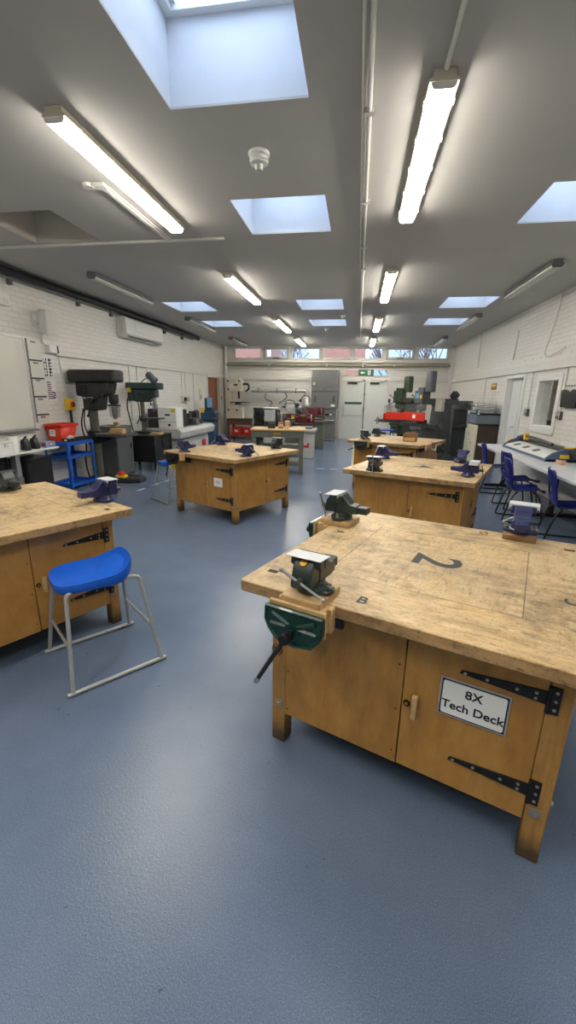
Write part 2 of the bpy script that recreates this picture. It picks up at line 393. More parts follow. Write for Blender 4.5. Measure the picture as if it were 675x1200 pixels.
def wall_with_holes(u0, u1, holes, z0=0, z1=ZC):
    """cells of a wall in (u,z); holes are (u0,u1,z0,z1)"""
    us = sorted({u0, u1, *[v for h in holes for v in h[:2]]}); zs = sorted({z0, z1, *[v for h in holes for v in h[2:]]}); o = []
    for a, b in zip(us, us[1:]):
        for c, d in zip(zs, zs[1:]):
            if any(h[0]-1e-6 <= a and b <= h[1]+1e-6 and h[2]-1e-6 <= c and d <= h[3]+1e-6 for h in holes): continue
            o.append((a, b, c, d))
    return o
def wall_mesh(axis, at, th, cells):
    mb = MB()
    for a, b, c, d in cells:
        if axis == 'x': mb.quad((at, a, c), (at, b, c), (at, b, d), (at, a, d))
        else: mb.quad((a, at, c), (b, at, c), (b, at, d), (a, at, d))
    bmesh.ops.remove_doubles(mb.bm, verts=mb.bm.verts, dist=1e-5)
    g = bmesh.ops.extrude_face_region(mb.bm, geom=list(mb.bm.faces))
    for v in [e for e in g['geom'] if isinstance(e, bmesh.types.BMVert)]:
        if axis == 'x': v.co.x += th
        else: v.co.y += th
    return mb
DL = (14.15, 15.5, 0, 2.17)          # doorway in the left wall
DR = (9.2, 10.3, 0, 2.06)            # doorway in the right wall
WR = (7.68, 8.58, 1.06, 1.96)        # internal window in the right wall
struct('wall_left', wall_mesh('x', XL, -.25, wall_with_holes(YF, YB, [DL])), 'brickL')
struct('wall_right', wall_mesh('x', XR, .25, wall_with_holes(YF, YB, [DR, WR])), 'brickR')
struct('wall_front', MB().bb(XL, XR, YF-.25, YF, 0, ZC), 'brickB')
wins = [(-4.66, -3.56), (-3.54, -2.54), (-2.52, -1.40), (-1.36, -.31), (-.27, .83), (.86, 1.9), (1.92, 3.02)]
zw0, zw1 = 2.82, 3.24
holes = [(a+.03, b-.03, zw0, zw1) for a, b in wins]+[(-.64, 1.1, 0, 2.1), (-.55, 1.0, 2.26, 2.5)]
struct('wall_back', wall_mesh('y', YB, .25, wall_with_holes(XL-.25, XR+.25, holes)), 'brickB')
k = len(sky)
for i, (a, b) in enumerate(wins):
    w = sroot('window_%d' % (k+i+1), ((a+b)/2, YB, zw0)); hw = (b-a)/2-.03; hh = zw1-zw0; fr = MB(); t = .055
    d0, d1 = -.03, .05
    fr.bb(-hw, -hw+t, d0, d1, 0, hh).bb(hw-t, hw, d0, d1, 0, hh).bb(-hw+t, hw-t, d0, d1, 0, t).bb(-hw+t, hw-t, d0, d1, hh-t, hh)
    struct('window_frame', fr, 'lgrey' if i in (1, 5) else 'trunk', w, bev=.004)
    if i in (1, 5):
        s2 = MB(); u = .04
        s2.bb(-hw+t, -hw+t+u, -.05, .02, t, hh-t).bb(hw-t-u, hw-t, -.05, .02, t, hh-t).bb(-hw+t+u, hw-t-u, -.05, .02, t, t+u).bb(-hw+t+u, hw-t-u, -.05, .02, hh-t-u, hh-t)
        struct('opening_sash', s2, 'white', w, bev=.004)
        struct('window_handle', MB().bb(-.12, .12, -.07, -.05, t-.02, t+.01), 'black', w)
    struct('window_pane', MB().bb(-hw+t, hw-t, .005, .011, t, hh-t), 'pane', w)
k += len(wins)
# transom over the double door
w = sroot('window_%d' % (k+1), (.225, YB, 2.26)); fr = MB()
fr.bb(-.775, -.735, -.03, .05, 0, .24).bb(.735, .775, -.03, .05, 0, .24).bb(-.735, .735, -.03, .05, 0, .03).bb(-.735, .735, -.03, .05, .21, .24)
struct('window_frame', fr, 'paint', w, bev=.004); struct('window_pane', MB().bb(-.735, .735, .005, .011, .03, .21), 'pane', w)
# internal window on the right
w = sroot('window_%d' % (k+2), (XR, (WR[0]+WR[1])/2, WR[2])); hw = (WR[1]-WR[0])/2; hh = WR[3]-WR[2]; fr = MB(); t = .07
fr.bb(-.02, .2, -hw, -hw+t, 0, hh).bb(-.02, .2, hw-t, hw, 0, hh).bb(-.02, .2, -hw+t, hw-t, 0, t).bb(-.02, .2, -hw+t, hw-t, hh-t, hh)
struct('window_frame', fr, 'white', w, bev=.005); struct('window_pane', MB().bb(.09, .096, -hw+t, hw-t, t, hh-t), 'pane', w)
struct('window_sill', MB().bb(-.035, .0, -hw-.04, hw+.04, -.05, -.002), 'white', w, bev=.004)
struct('window_casing', MB().bb(-.018, .0, -hw-.05, -hw, 0, hh+.05).bb(-.018, 0, hw, hw+.05, 0, hh+.05).bb(-.018, 0, -hw, hw, hh, hh+.05), 'white', w, bev=.004)
# small room seen through the window and doorway on the right
struct('wall_side_room_end', MB().bb(5.6, 5.75, 5.4, 13.2, 0, 2.6), 'beige')
struct('wall_side_room_near', MB().bb(XR+.25, 5.6, 5.3, 5.4, 0, 2.6), 'beige')
struct('wall_side_room_far', MB().bb(XR+.25, 5.6, 13.1, 13.2, 0, 2.6), 'paint')
struct('ceiling_side_room', MB().bb(XR+.25, 5.75, 5.3, 13.2, 2.6, 2.7), 'ceil')
L = bpy.data.lights.new('side_room_fill', 'POINT'); L.energy = 16; L.color = (1, .92, .8); L.shadow_soft_size = .15  # added point light without a fitting, brightens the side room
lo = bpy.data.objects.new('side_room_fill', L); lo.location = (4.4, 8.6, 2.4); C.objects.link(lo)
trim(20, MB().bb(5.17, 5.25, 13.04, 13.099, 0, 2.3), 'browncab')
t = thing('store_cupboard', 'low brown cupboard in the side room, seen through the wall window', 'cupboard', (5.08, 12.8, 0))
obj('carcass', MB().bb(-.45, .45, -.2, .2, 0, 1.02), 'redwood', t); obj('cupboard_top', MB().bb(-.47, .47, -.22, .22, 1.021, 1.05), 'beige', t); obj('door_panel', MB().bb(-.43, -.01, -.215, -.201, .05, .98).bb(.01, .43, -.215, -.201, .05, .98), 'doorwood', t)
t = thing('wall_notice', 'small red notice in the side room, seen through the wall window', 'notice', (4.98, 13.098, 1.72)); obj('plate', MB().bb(-.07, .07, -.012, 0, -.13, .13), 'red', t); obj('white_patch', MB().bb(-.05, .05, -.0135, -.0125, -.02, .06), 'paper', t, 0)
# dark corridor beyond the left door
struct('wall_corridor_end', MB().bb(-6.9, -6.75, 13.2, 16.35, 0, 2.6), 'paint')
struct('wall_corridor_near', MB().bb(-6.75, XL-.25, 13.2, 13.35, 0, 2.6), 'paint')
struct('ceiling_corridor', MB().bb(-6.9, XL-.25, 13.2, 16.35, 2.6, 2.7), 'ceil')
struct('floor_corridor', MB().bb(-6.9, XL-.3, 13.2, 16.35, -.2, 0), 'floor')

# doors
d = sroot('door_1', (.225, YB, 0))
fr = MB(); fr.bb(-.90, -.80, -.05, .05, 0, 2.2).bb(.82, .90, -.05, .05, 0, 2.2).bb(-.80, .82, -.05, .05, 2.1, 2.2)
struct('door_frame', fr, 'paint', d, bev=.005)
struct('door_leaf', MB().bb(-.797, -.003, -.03, .02, .01, 2.09), 'door', d, bev=.004)
struct('door_leaf', MB().bb(.003, .817, -.03, .02, .01, 2.09), 'door', d, bev=.004)
struct('meeting_stile_bolt', MB().bb(-.02, .015, -.055, -.031, .05, 2.05).bb(-.03, .025, -.07, -.031, 1.05, 1.2).bb(-.03, .025, -.07, -.031, 1.6, 1.68), 'tgrey', d)
struct('push_bar', MB().cyl((-.73, -.1, .93), (-.05, -.1, .93), .018, n=10).bb(-.76, -.70, -.11, -.031, .85, 1.2).bb(-.07, -.03, -.11, -.031, .86, 1.1), 'alu', d)
struct('push_sign', MB().bb(-.70, -.08, -.036, -.031, 1.28, 1.36), 'exitg', d)
struct('door_closer', MB().bb(-.62, -.28, -.09, -.031, 2.0, 2.06).tube([(-.3, -.06, 2.05), (.02, -.16, 2.1), (-.1, -.05, 2.15)], .012, 6), 'black', d)
struct('door_closer', MB().bb(.18, .5, -.09, -.031, 2.0, 2.06).tube([(.48, -.06, 2.05), (.75, -.16, 2.1), (.72, -.05, 2.15)], .012, 6), 'black', d)
d = sroot('door_2', (XL, (DL[0]+DL[1])/2, 0)); a, b = -.675, .675
struct('door_frame', MB().bb(-.25, .03, a, a+.05, 0, 2.17).bb(-.25, .03, b-.05, b, 0, 2.17).bb(-.25, .03, a+.05, b-.05, 2.12, 2.17), 'paint', d, bev=.004)
struct('door_leaf', MB().bb(-.12, -.075, a+.05, b-.05, .01, 2.115), 'doorwood', d)
struct('door_handle', MB().cyl((-.08, b-.2, 1.02), (.0, b-.2, 1.02), .012).cyl((-.02, b-.2, 1.02), (-.02, b-.34, 1.02), .011), 'brass', d)
d = sroot('door_3', (XR, (DR[0]+DR[1])/2, 0)); a, b = -.55, .55
struct('door_frame', MB().bb(-.03, .25, a, a+.07, 0, 2.06).bb(-.03, .25, b-.07, b, 0, 2.06).bb(-.03, .25, a+.07, b-.07, 1.99, 2.06), 'white', d, bev=.005)
struct('door_leaf', MB().bb(.10, .145, -.02, b-.072, .01, 1.985), 'white', d, bev=.004)
struct('door_handle', MB().cyl((.06, .05, 1.0), (.099, .05, 1.0), .012).cyl((.06, .05, 1.0), (.06, .17, 1.0), .011), 'alu', d)

# trims: channels, trunking, skirting, pipes fixed to the room
trim(1, MB().bb(XR-.05, XR-.001, YF, YB-.02, 2.07, 2.2), 'trunk')                               # box trunking on right wall
trim(2, MB().bb(XR-.015, XR-.001, YF, YB-.02, 2.205, 2.37), 'paint')                             # flat plate above it
trim(3, MB().bb(XL+.001, XL+.055, 6.75, YB-.02, 2.16, 2.235), 'trunk')                           # trunking on left wall
trim(4, MB().bb(XL+.06, -1.75, YB-.055, YB-.001, 2.1, 2.22), 'trunk')                            # end wall
trim(5, MB().bb(1.13, XR-.06, YB-.055, YB-.001, 2.1, 2.22), 'trunk')
trim(6, MB().bb(XL+.03, XR-.03, YB-.09, YB-.001, 2.72, 2.8), 'paint')                            # sill board under the high windows
trim(7, MB().bb(XL+.03, XR-.03, YB-.05, YB-.001, 2.47, 2.50), 'paint')
trim(8, MB().cyl((XL+.05, YB-.09, 2.63), (XR-.05, YB-.09, 2.63), .05, n=14), 'olive', 0)         # heating pipe
for j, x in enumerate((-3.3, -1.18, .1, 1.2)):
    trim(9+j, MB().bb(x-.025, x+.025, YB-.15, YB-.001, 2.56, 2.70), 'lgrey')
trim(13, MB().cyl((XL+.1, YB-.1, 0), (XL+.1, YB-.1, ZC-.002), .055, n=14).cyl((XL+.24, YB-.07, 0), (XL+.24, YB-.07, 2.1), .03, n=10), 'paint', 0)
trim(14, MB().bb(XR-.14, XR-.001, YB-.14, YB-.001, 0, ZC-.002), 'paint')
struct('baseboard_right', MB().bb(XR-.02, XR-.001, YF, 9.13, 0, .11).bb(XR-.02, XR-.001, 10.37, YB-.15, 0, .11), 'paint', None, .004)
struct('baseboard_left', MB().bb(XL+.001, XL+.02, YF, 14.1, 0, .11), 'paint', None, .004)
struct('baseboard_back', MB().bb(XL+.3, -.7, YB-.02, YB-.001, 0, .11).bb(1.15, XR-.15, YB-.02, YB-.001, 0, .11), 'paint', None, .004)
# holes in the plate (fixings)
fx = MB()
for q in range(28): fx.cyl((XR-.016, 5.2+q*.38, 2.3), (XR-.021, 5.2+q*.38, 2.3), .012, n=8)
trim(15, fx, 'lgrey', 0)

def conduit(label, pts, r, m='trunk', boxes=(), cat='conduit', group=None, name='ceiling_conduit'):
    t = MB().tube(pts, r, 8)
    for b in boxes: t.box(b[0], b[1])
    return tag(obj(name, t, m, None, 0), label, cat, group)
zc = ZC-.02
conduit('white double conduit running along the ceiling beside the round smoke detector', [(-.03, -1, zc), (-.03, 13.6, zc)], .014, boxes=[((-.03, y, zc), (.06, .04, .03)) for y in (1.9, 3.15, 4.4, 5.6, 6.5, 9.4, 13.5)])
conduit('thin conduit beside the long ceiling conduit, ending at the same box', [(-.07, -1, zc), (-.07, 6.5, zc)], .008)
conduit('short ceiling conduit feeding the end of the lit batten above the bench numbered 2', [(.36, -1, zc), (.36, 2.84, zc)], .013)
tag(obj('ceiling_trunking', MB().bb(XL+.3, -1.58, 5.15, 5.19, ZC-.025, ZC-.001), 'trunk'), 'thin white trunking crossing the ceiling under the boarded-over skylight', 'trunking')
t = thing('ceiling_trunking', 'short white ceiling trunking with round junction box beside lit batten', 'trunking', (-2.25, 3.83, ZC))
obj('trunking_run', MB().bb(-.012, .028, .05, 1.315, -.022, -.001).bb(.04, .055, .05, 1.315, -.016, -.001), 'trunk', t)
obj('junction_box', MB().lathe([(.045, -.03), (.05, -.02), (.05, -.001)], (-.10, .0, 0)).bb(-.1, .05, -.03, .06, -.025, -.001), 'trunk', t)

# batten lights
def batten(lit):
    t = thing('ceiling_light', '', 'ceiling light'); Lh = .93
    hs = MB().prism([(-.06, -.001), (-.06, -.035), (-.08, -.045), (-.08, -.057), (.08, -.057), (.08, -.045), (.06, -.035), (.06, -.001)], 'y', -Lh, Lh)
    for q in range(5):
        for s in (-1, 1): hs.box((s*.084, -.75+q*.375, -.05), (.007, .045, .03))
    obj('housing', hs, 'lampbody' if lit else 'tgrey', t, .003)
    dprof = [(-.066, -.058), (-.066, -.066), (-.058, -.084), (-.045, -.09), (.045, -.09), (.058, -.084), (.066, -.066), (.066, -.058)]
    obj('diffuser', MB().prism(dprof, 'y', -Lh+.012, Lh-.012), 'diff' if lit else 'diffoff', t, 0)
    for s in (-1, 1):
        e = MB(); a, b = sorted((s*(Lh-.0115), s*Lh)); e.prism([(x*1.03, z) for x, z in dprof], 'y', a, b); obj('end_cap', e, 'white' if lit else 'tgrey', t, .002)
    return t
LL = batten(True)
lit = [(-1.95, .17, 'lit batten light above the viewer on the stool side'), (.36, .17, 'lit batten light above the viewer, at start of the short ceiling conduit'), (-1.95, 3.8, 'lit batten light beside the short ceiling trunking with the junction box'), (.36, 3.8, 'lit batten light fed by a ceiling conduit, second from boarded side of the large skylight'),
       (-1.95, 7.43, 'lit batten light in second row, between two skylights on the side of drill presses'), (.36, 7.43, 'lit batten light in second row, beside the long ceiling conduit'),
       (-1.95, 11.1, 'lit batten light in third row, on the lathe side of the ceiling'), (.36, 11.1, 'lit batten light in third row, in line with the double doors'),
       (-1.95, 14.5, 'lit batten light closest to the high windows on the lathe side'), (.36, 14.5, 'lit batten light closest to the high windows above double doors')]
for i, (x, y, l) in enumerate(lit):
    o = LL if i == 0 else copytree(LL); o.location = (x, y, ZC); o['label'] = l; o['group'] = 'lit batten lights'
UU = batten(False)
unl = [(-3.97, 7.25, 'unlit batten light above the dark drill press wall'), (-3.97, 10.9, 'unlit batten light past the air conditioner, by two skylights'), (-3.97, 14.35, 'unlit batten light in the ceiling corner above beige bandsaw'),
       (2.38, 7.3, 'unlit batten light above the wall window and worktop'), (2.38, 10.9, 'unlit batten light above the brown cabinet, beside a skylight'), (2.38, 14.4, 'unlit batten light in the ceiling corner above the milling machines')]
for i, (x, y, l) in enumerate(unl):
    o = UU if i == 0 else copytree(UU); o.location = (x, y, ZC); o['label'] = l; o['group'] = 'unlit batten lights'
# detectors
t = thing('smoke_detector', 'round white smoke detector with lamp cone between the large and small skylights', 'smoke detector', (-.81, 3.55, ZC))
obj('base', MB().lathe([(.062, -.03), (.075, -.022), (.078, -.001)], n=28), 'white', t, 0)
obj('sounder_ring', MB().lathe([(.05, -.075), (.066, -.066), (.068, -.05), (.06, -.042), (.06, -.03)], n=28), 'white', t, 0)
obj('sensor_cage', MB().lathe([(.012, -.115), (.026, -.11), (.03, -.09), (.034, -.075)], n=16), 'tube', t, 0)
for y, x, l in ((10.1, -.43, 'small white ceiling sensor between the two middle far skylights'), (11.95, -.92, 'small white ceiling sensor past the last middle skylight')):
    t = thing('ceiling_sensor', l, 'ceiling sensor', (x, y, ZC), group='small ceiling sensors')
    obj('base', MB().lathe([(.045, -.025), (.055, -.015), (.055, -.001)]), 'white', t, 0); obj('sensor_dome', MB().lathe([(.012, -.06), (.03, -.05), (.034, -.025)]), 'white', t, 0)

# black pole and rail under the ceiling on the left wall
t = thing('curtain_rail', 'long black pole and grey rail under ceiling along the white brick wall', 'rail', (XL+.1, 9, 3.2))
obj('pole', MB().cyl((0, -6.5, .0), (0, 4.25, .0), .055, n=14), 'black', t, 0)
obj('track', MB().bb(-.06, -.03, -6.5, 3.9, -.085, -.055), 'tgrey', t)
for y in (-4.6, -3.05, -1.5, -.45, 2.0, 3.15): obj('bracket', MB().bb(-.099, -.03, y-.025, y+.025, -.15, -.0855).bb(-.099, -.06, y-.02, y+.02, -.085, .05), 'tgrey', t)

# ------------------------------------------------------------------ workbenches
A_, L_, ZT_ = .66, .56, .845
SC = [None]
def bench():
    t = thing('workbench', '', 'workbench', group='wooden workbenches')
    obj('benchtop', MB().prism(rrect(2*A_, 2*A_, .012, 2), 'z', ZT_-.05, ZT_), 'top', t, .004, seg=2)
    for sx in (-1, 1):
        for sy in (-1, 1):
            l = obj('leg', MB().bb(-.035, .035, -.035, .035, 0, ZT_-.052), 'leg', t, .003); l.location = (sx*(L_-.036), sy*(L_-.036), 0)
            for s in (0, 1):
                b = MB()
                if s == 0: b.box((-.005*sx, sy*.037, .215), (.036, .005, .036)); b.cyl((-.005*sx, sy*.038, .215), (-.005*sx, sy*.047, .215), .009, n=6)
                else: b.box((sx*.037, -.005*sy, .245), (.005, .036, .036)); b.cyl((sx*.038, -.005*sy, .245), (sx*.047, -.005*sy, .245), .009, n=6)
                obj('bolt_plate', b, 'zinc', l, .001)
    obj('cabinet_floor', MB().bb(-L_+.03, L_-.03, -L_+.03, L_-.03, .168, .185), 'ply', t)
    for q in range(4):
        X = Matrix.Rotation(q*PI/2, 4, 'Z'); y = -L_
        def M_(): b = MB(); b.X = X.copy(); return b
        sp0 = obj('side_panel', M_().bb(-.489, .031, y+.002, y+.02, .165, ZT_-.053), 'ply', t, .002)
        nl = M_()
        for zz in (.22, .42, .62, .75): nl.cyl((.012, y+.003, zz), (.012, y-.0003, zz), .0035, n=6).cyl((-.475, y+.003, zz-.02), (-.475, y-.0003, zz-.02), .0035, n=6)
        obj('nail_heads', nl, 'hole', sp0, 0)
        d = obj('door', M_().bb(.035, .487, y+.001, y+.02, .168, ZT_-.06), 'ply', t, .002)
        for z0, z1, zz in ((.672, .668, .672), (.298, .294, .298)):
            h = M_(); h.prism([(.222, zz-.006), (.228, zz+.008), (.49, zz+.028), (.49, zz-.022)], 'y', y-.004, y+.001)
            h.bb(.492, .523, y-.0045, y+.001, zz-.05, zz+.05); h.cyl(X.inverted() @ X @ Vector((.491, y-.004, zz-.05)), Vector((.491, y-.004, zz+.05)), .0065, n=8)
            hh = obj('strap_hinge', h, 'blackiron', t, .0008)
            for u, dz in ((.24, .0), (.31, .002), (.40, .003), (.455, -.008), (.455, .012), (.51, .032), (.51, 0.), (.51, -.032)):
                s = obj('screw', MB().cyl((0, 0, 0), (0, -.0035, 0), .0055, n=8), 'zinc', hh, 0) if SC[0] is None else SC[0].copy()
                if SC[0] is None: SC[0] = s
                else: C.objects.link(s); s.parent = hh
                s.location = X @ Vector((u, y-.0035, zz+dz)); s.rotation_euler = (0, 0, q*PI/2)
        p = M_(); p.bb(.073, .095, y-.022, y+.001, .415, .515); obj('pull', p, 'block', d, .005, seg=2)
        k_ = M_(); k_.cyl((.053, y-.006, .467), (.053, y+.001, .467), .013, n=16); lk = obj('lock', k_, 'blackiron', d, .001)
        k_ = M_(); k_.cyl((.053, y-.0085, .467), (.053, y-.006, .467), .006, n=10); obj('lock_barrel', k_, 'brass', d, 0)
    for u, v in ((-.585, -.515), (.565, .53)):
        obj('bench_dog_hole', MB().bb(u-.024, u+.024, v-.014, v+.014, ZT_-.004, ZT_+.0003), 'hole', t, 0)
    return t
BP = {1: (-2.354, 2.279, -28.9, 'wooden workbench behind the blue-seated stool, with one blue vise on its corner'),
      2: (.406, 1.955, -21.3, 'large wooden workbench numbered 2 with Tech Deck sign on its door'),
      3: (-1.669, 5.638, -27.2, 'wooden workbench on four legs carrying blue vises, white label on its door'),
      4: (.741, 4.841, -22.3, 'wooden workbench with dark strap hinge, standing between bench 2 and another'),
      5: (.743, 7.823, -28.1, 'wooden workbench closest to the milling machines, small wooden box on top')}
B0 = bench(); BN = {}
for i in BP:
    x, y, dg, l = BP[i]; o = B0 if i == 1 else copytree(B0); BN[i] = o
    o.location = (x, y, 0); o.rotation_euler = (0, 0, R(dg)); o['label'] = l
def bw(i, u, v, z=0):
    x, y, dg, _ = BP[i]; t = R(dg); return (x+u*math.cos(t)-v*math.sin(t), y+u*math.sin(t)+v*math.cos(t), z)
zt = ZT_+.0004
text('painted_numeral', '2', .30, 'mark', BN[2], (.0, -.0, zt), (0, 0, -PI/2), bold=.004, sx=1.05)
text('painted_letter', 'A', .078, 'mark', BN[2], (-.565, .16, zt), (0, 0, -PI/2), bold=.0012)
text('painted_letter', 'B', .078, 'mark', BN[2], (-.15, -.565, zt), (0, 0, 0), bold=.0012)
text('painted_letter', 'C', .078, 'mark', BN[2], (.55, -.15, zt), (0, 0, PI/2), bold=.0012)
text('painted_letter', 'D', .07, 'redmark', BN[2], (.15, .60, zt), (0, 0, PI), bold=.0012)
text('painted_numeral', '4', .30, 'mark', BN[4], (.02, .0, zt), (0, 0, -PI/2), bold=.003)
o = obj('painted_mark', MB().prism([(-.12, -.03), (.14, -.06), (.02, .0), (.15, .05), (-.02, .02)], 'z', ZT_-.001, zt), 'mark', BN[5], 0)
for c_, r_, a0, a1 in (((-.05, .05), .13, 20, 210), ((.14, -.02), .11, 200, 400)):
    pts = [(c_[0]+r_*math.cos(R(a0+(a1-a0)*q/14)), c_[1]+r_*.8*math.sin(R(a0+(a1-a0)*q/14))) for q in range(15)]
    inn = [(c_[0]+(r_-.025)*math.cos(R(a0+(a1-a0)*q/14)), c_[1]+(r_-.025)*.8*math.sin(R(a0+(a1-a0)*q/14))) for q in range(15)]
    mk = MB()
    for q in range(14): mk._add([(*pts[q], zt), (*pts[q+1], zt), (*inn[q+1], zt), (*inn[q], zt)], [(0, 1, 2, 3)])
    obj('painted_mark', mk, 'redmark', BN[3], 0)
# burnt round stamp on the leg of bench 2
st = MB()
st.tube([(-.532+.026*math.cos(2*PI*q/24), -L_-.001, .494+.026*math.sin(2*PI*q/24)) for q in range(24)], .0012, 4, True)
for dz, hw in ((.009, .016), (0, .021), (-.009, .016)):
    for q in range(5): st.box((-.532-hw+hw*2*q/4, -L_-.001, .494+dz), (.005, .0016, .0055))
obj('branded_stamp', st, 'hole', BN[2], 0)

# signs
t = thing('door_sign', 'white 8X Tech Deck sign with dark border taped on workbench door', 'sign', bw(2, .278, -L_-.0025, .556), R(-21.3))
obj('laminate', MB().bb(-.114, .114, -.0015, .001, -.079, .079), 'tube', t, .0005)
obj('border', MB().bb(-.108, .108, -.0025, -.0015, -.073, .073), 'ink', t, .0005)
obj('sheet', MB().prism(rrect(.206, .136, .008, 4), 'y', -.0032, -.0025), 'paper', t, 0)
text('sign_text', '8X', .047, 'ink', t, (.0, -.0036, .032), (PI/2, 0, 0), bold=.0008)
text('sign_text', 'Tech Deck', .046, 'ink', t, (.0, -.0036, -.028), (PI/2, 0, 0), bold=.0008)
t = thing('paper_label', 'small white paper label on door of the workbench with blue vises', 'label', bw(3, .27, -L_-.0025, .51), R(-27.2))
obj('sheet', MB().bb(-.075, .075, -.0015, .001, -.055, .055), 'paper', t, .0005)
obj('printed_lines', MB().bb(-.04, .04, -.0021, -.0016, .006, .012).bb(-.03, .03, -.0021, -.0016, -.012, -.006), 'tgrey', t, 0)

# ------------------------------------------------------------------ vises
def vise(label, paint, loc, rz, sheet=True, block=None, blockz=.036, tilt=0, group='metalwork vises', bar=35, openj=0.):
    t = thing('bench_vise', label, 'vise', loc, rz, group); z = 0; t.scale = (.86,)*3
    if block:
        obj('mounting_block', MB().bb(-.095, .095, -.09, .13, 0, blockz), block, t, .006, seg=2); z = blockz
    b = MB(); b.X = Matrix.Translation((0, 0, z))
    b.prism(rrect(.21, .09, .04, 5, 0, .03), 'z', .0005, .02); b.lathe([(.075, .0006), (.075, .022), (.062, .03), (.055, .052)], (0, .03, 0), 24)
    base = obj('swivel_base', b, paint, t, .003)
    for sx in (-1, 1):
        n_ = MB(); n_.X = Matrix.Translation((sx*.085, .03, z)); n_.cyl((0, 0, .0205), (0, 0, .034), .014, n=6).cyl((0, 0, .034), (0, 0, .05), .007, n=10); obj('bolt', n_, 'steel', base, .001)
    z += .05
    b = MB(); b.X = Matrix.Translation((0, 0, z))
    b.prism([(.0, .0), (.0, .118), (.04, .122), (.075, .10), (.105, .062), (.15, .055), (.165, .005), (.12, -.002)], 'x', -.05, .05)
    b.prism([(.0, .07), (.0, .122), (.045, .124), (.05, .09), (.03, .07)], 'x', -.072, .072)
    obj('fixed_jaw', b, paint, t, .006, seg=2)
    b = MB(); b.X = Matrix.Translation((0, -.002-openj, z))
    b.prism([(.0, .0), (.0, .118), (-.035, .121), (-.07, .085), (-.085, .02), (-.075, -.005)], 'x', -.048, .048)
    b.prism([(.0, .07), (.0, .121), (-.04, .122), (-.048, .09), (-.025, .07)], 'x', -.072, .072)
    mj = obj('sliding_jaw', b, paint, t, .006, seg=2)
    if paint == 'vgreen': b = MB(); b.X = Matrix.Translation((0, -.004-openj, z)); b.cyl((0, -.052, .103), (0, -.057, .1085), .017, n=16); obj('maker_badge', b, 'brass', mj, 0)
    b = MB(); b.X = Matrix.Translation((0, 0, z)); b.bb(-.034, .034, .02, .225, .004, .05); obj('slide_bar', b, paint if paint != 'vgreen' else 'vdark', t, .004)
    b = MB(); b.X = Matrix.Translation((0, -openj, z)); b.cyl((0, -.08, .03), (0, -.125, .03), .017, n=12); obj('screw', b, 'iron', mj, .002)
    a = R(bar); dx, dz = math.cos(a)*.11, math.sin(a)*.11
    b = MB(); b.X = Matrix.Translation((.02, -openj-.11, z+.03)); b.cyl((-dx, 0, dz), (dx, 0, -dz), .0062, n=10).ball((-dx, 0, dz), .0105, 6).ball((dx, 0, -dz), .0105, 6); obj('handle_bar', b, 'steel', mj, 0)
    b = MB(); b.X = Matrix.Translation((0, -openj, z)); b.bb(-.062, .062, -.0022, -.0002, .08, .118).bb(-.062, .062, .0+openj, .0004+openj, .08, .118) if openj else b.bb(-.062, .062, -.0019, -.0001, .08, .1185)
    obj('jaw_plate', b, 'steel', mj, 0)
    if sheet:
        b = MB(); b.X = Matrix.Translation((0, -.02-openj/2, z+.126)) @ Euler((R(tilt), 0, 0)).to_matrix().to_4x4()
        b.bb(-.085, .085, -.055, .045, 0, .0035).bb(-.085, .085, .0415, .045, -.02, 0)
        if sheet == 2: b.bb(-.088, -.085, -.05, .045, -.035, .004).bb(.085, .088, -.05, .045, -.035, .004)
        obj('jaw_cover', b, 'sheet', t, .0012)
    return t
def woodvise(label, loc, rz, jaw=0., bar=-62, wood='block', paint='wvgreen'):
    t = thing('woodworking_vise', label, 'vise', loc, rz, 'woodworking vises under bench edges')
    sh = [(-.12, .0), (.12, .0), (.12, -.055), (.108, -.085), (.075, -.125), (.0, -.14), (-.075, -.125), (-.108, -.085), (-.12, -.055)]
    y = -.098-jaw
    f = obj('front_jaw', MB().prism(sh, 'y', y-.02, y), paint, t, .004, seg=2)
    rb = MB()
    outl = [(x*.97, z*.97) for x, z in sh]
    rb.tube([(x, y-.021, z-.002) for x, z in outl], .008, 6, True)
    for x1, z1 in ((-.095, -.07), (.095, -.07), (-.09, -.025), (.09, -.025)): rb.tube([(0, y-.022, -.065), (x1, y-.02, z1)], .010, 6)
    rb.lathe([(.032, -.012), (.026, .012)], (0, y-.028, -.075), 16, 'y'); obj('web_ribs', rb, paint, f, 0)
    obj('front_cheek', MB().bb(-.118, .118, y+.0005, y+.016, -.09, .014), wood, t, .003)
    obj('rear_cheek', MB().bb(-.115, .115, -.034, -.001, -.10, .0), wood, t, .004)
    if jaw == 0: obj('packing_block', MB().bb(-.085, .10, y+.0165, -.0345, -.095, .006), 'block', t, .004)
    obj('guide_bars', MB().cyl((-.07, y, -.085), (-.07, .094, -.085), .011, n=10).cyl((.07, y, -.085), (.07, .094, -.085), .011, n=10).cyl((0, y-.05, -.078), (0, .094, -.078), .012, n=10), 'iron', t, 0)
    obj('rear_bracket', MB().bb(-.12, .12, .06, .085, -.13, -.052), 'black', t, .004)
    b = MB(); b.cyl((0, y-.03, -.075), (0, y-.05, -.075), .014, n=14).cyl((0, y-.05, -.075), (0, y-.095, -.078), .021, n=16); sp_ = obj('spindle_head', b, 'blackiron', t, .002)
    a = R(bar); b = MB(); p0 = Vector((0, y-.078, -.077)); dv = Vector((-math.cos(a), -.10, math.sin(a)))
    b.cyl(p0-dv*.03, p0+dv*.215, .0085, n=10); obj('tommy_bar', b, 'black', sp_, 0)
    b = MB(); b.cyl(p0+dv*.212, p0+dv*.235, .0105, n=10); obj('bar_end', b, 'steel', sp_, .001)
    return t
SITE = {'A': (-.63, .33, -90), 'B': (-.33, -.63, 0), 'C': (.63, -.33, 90), 'D': (.33, .63, 180)}
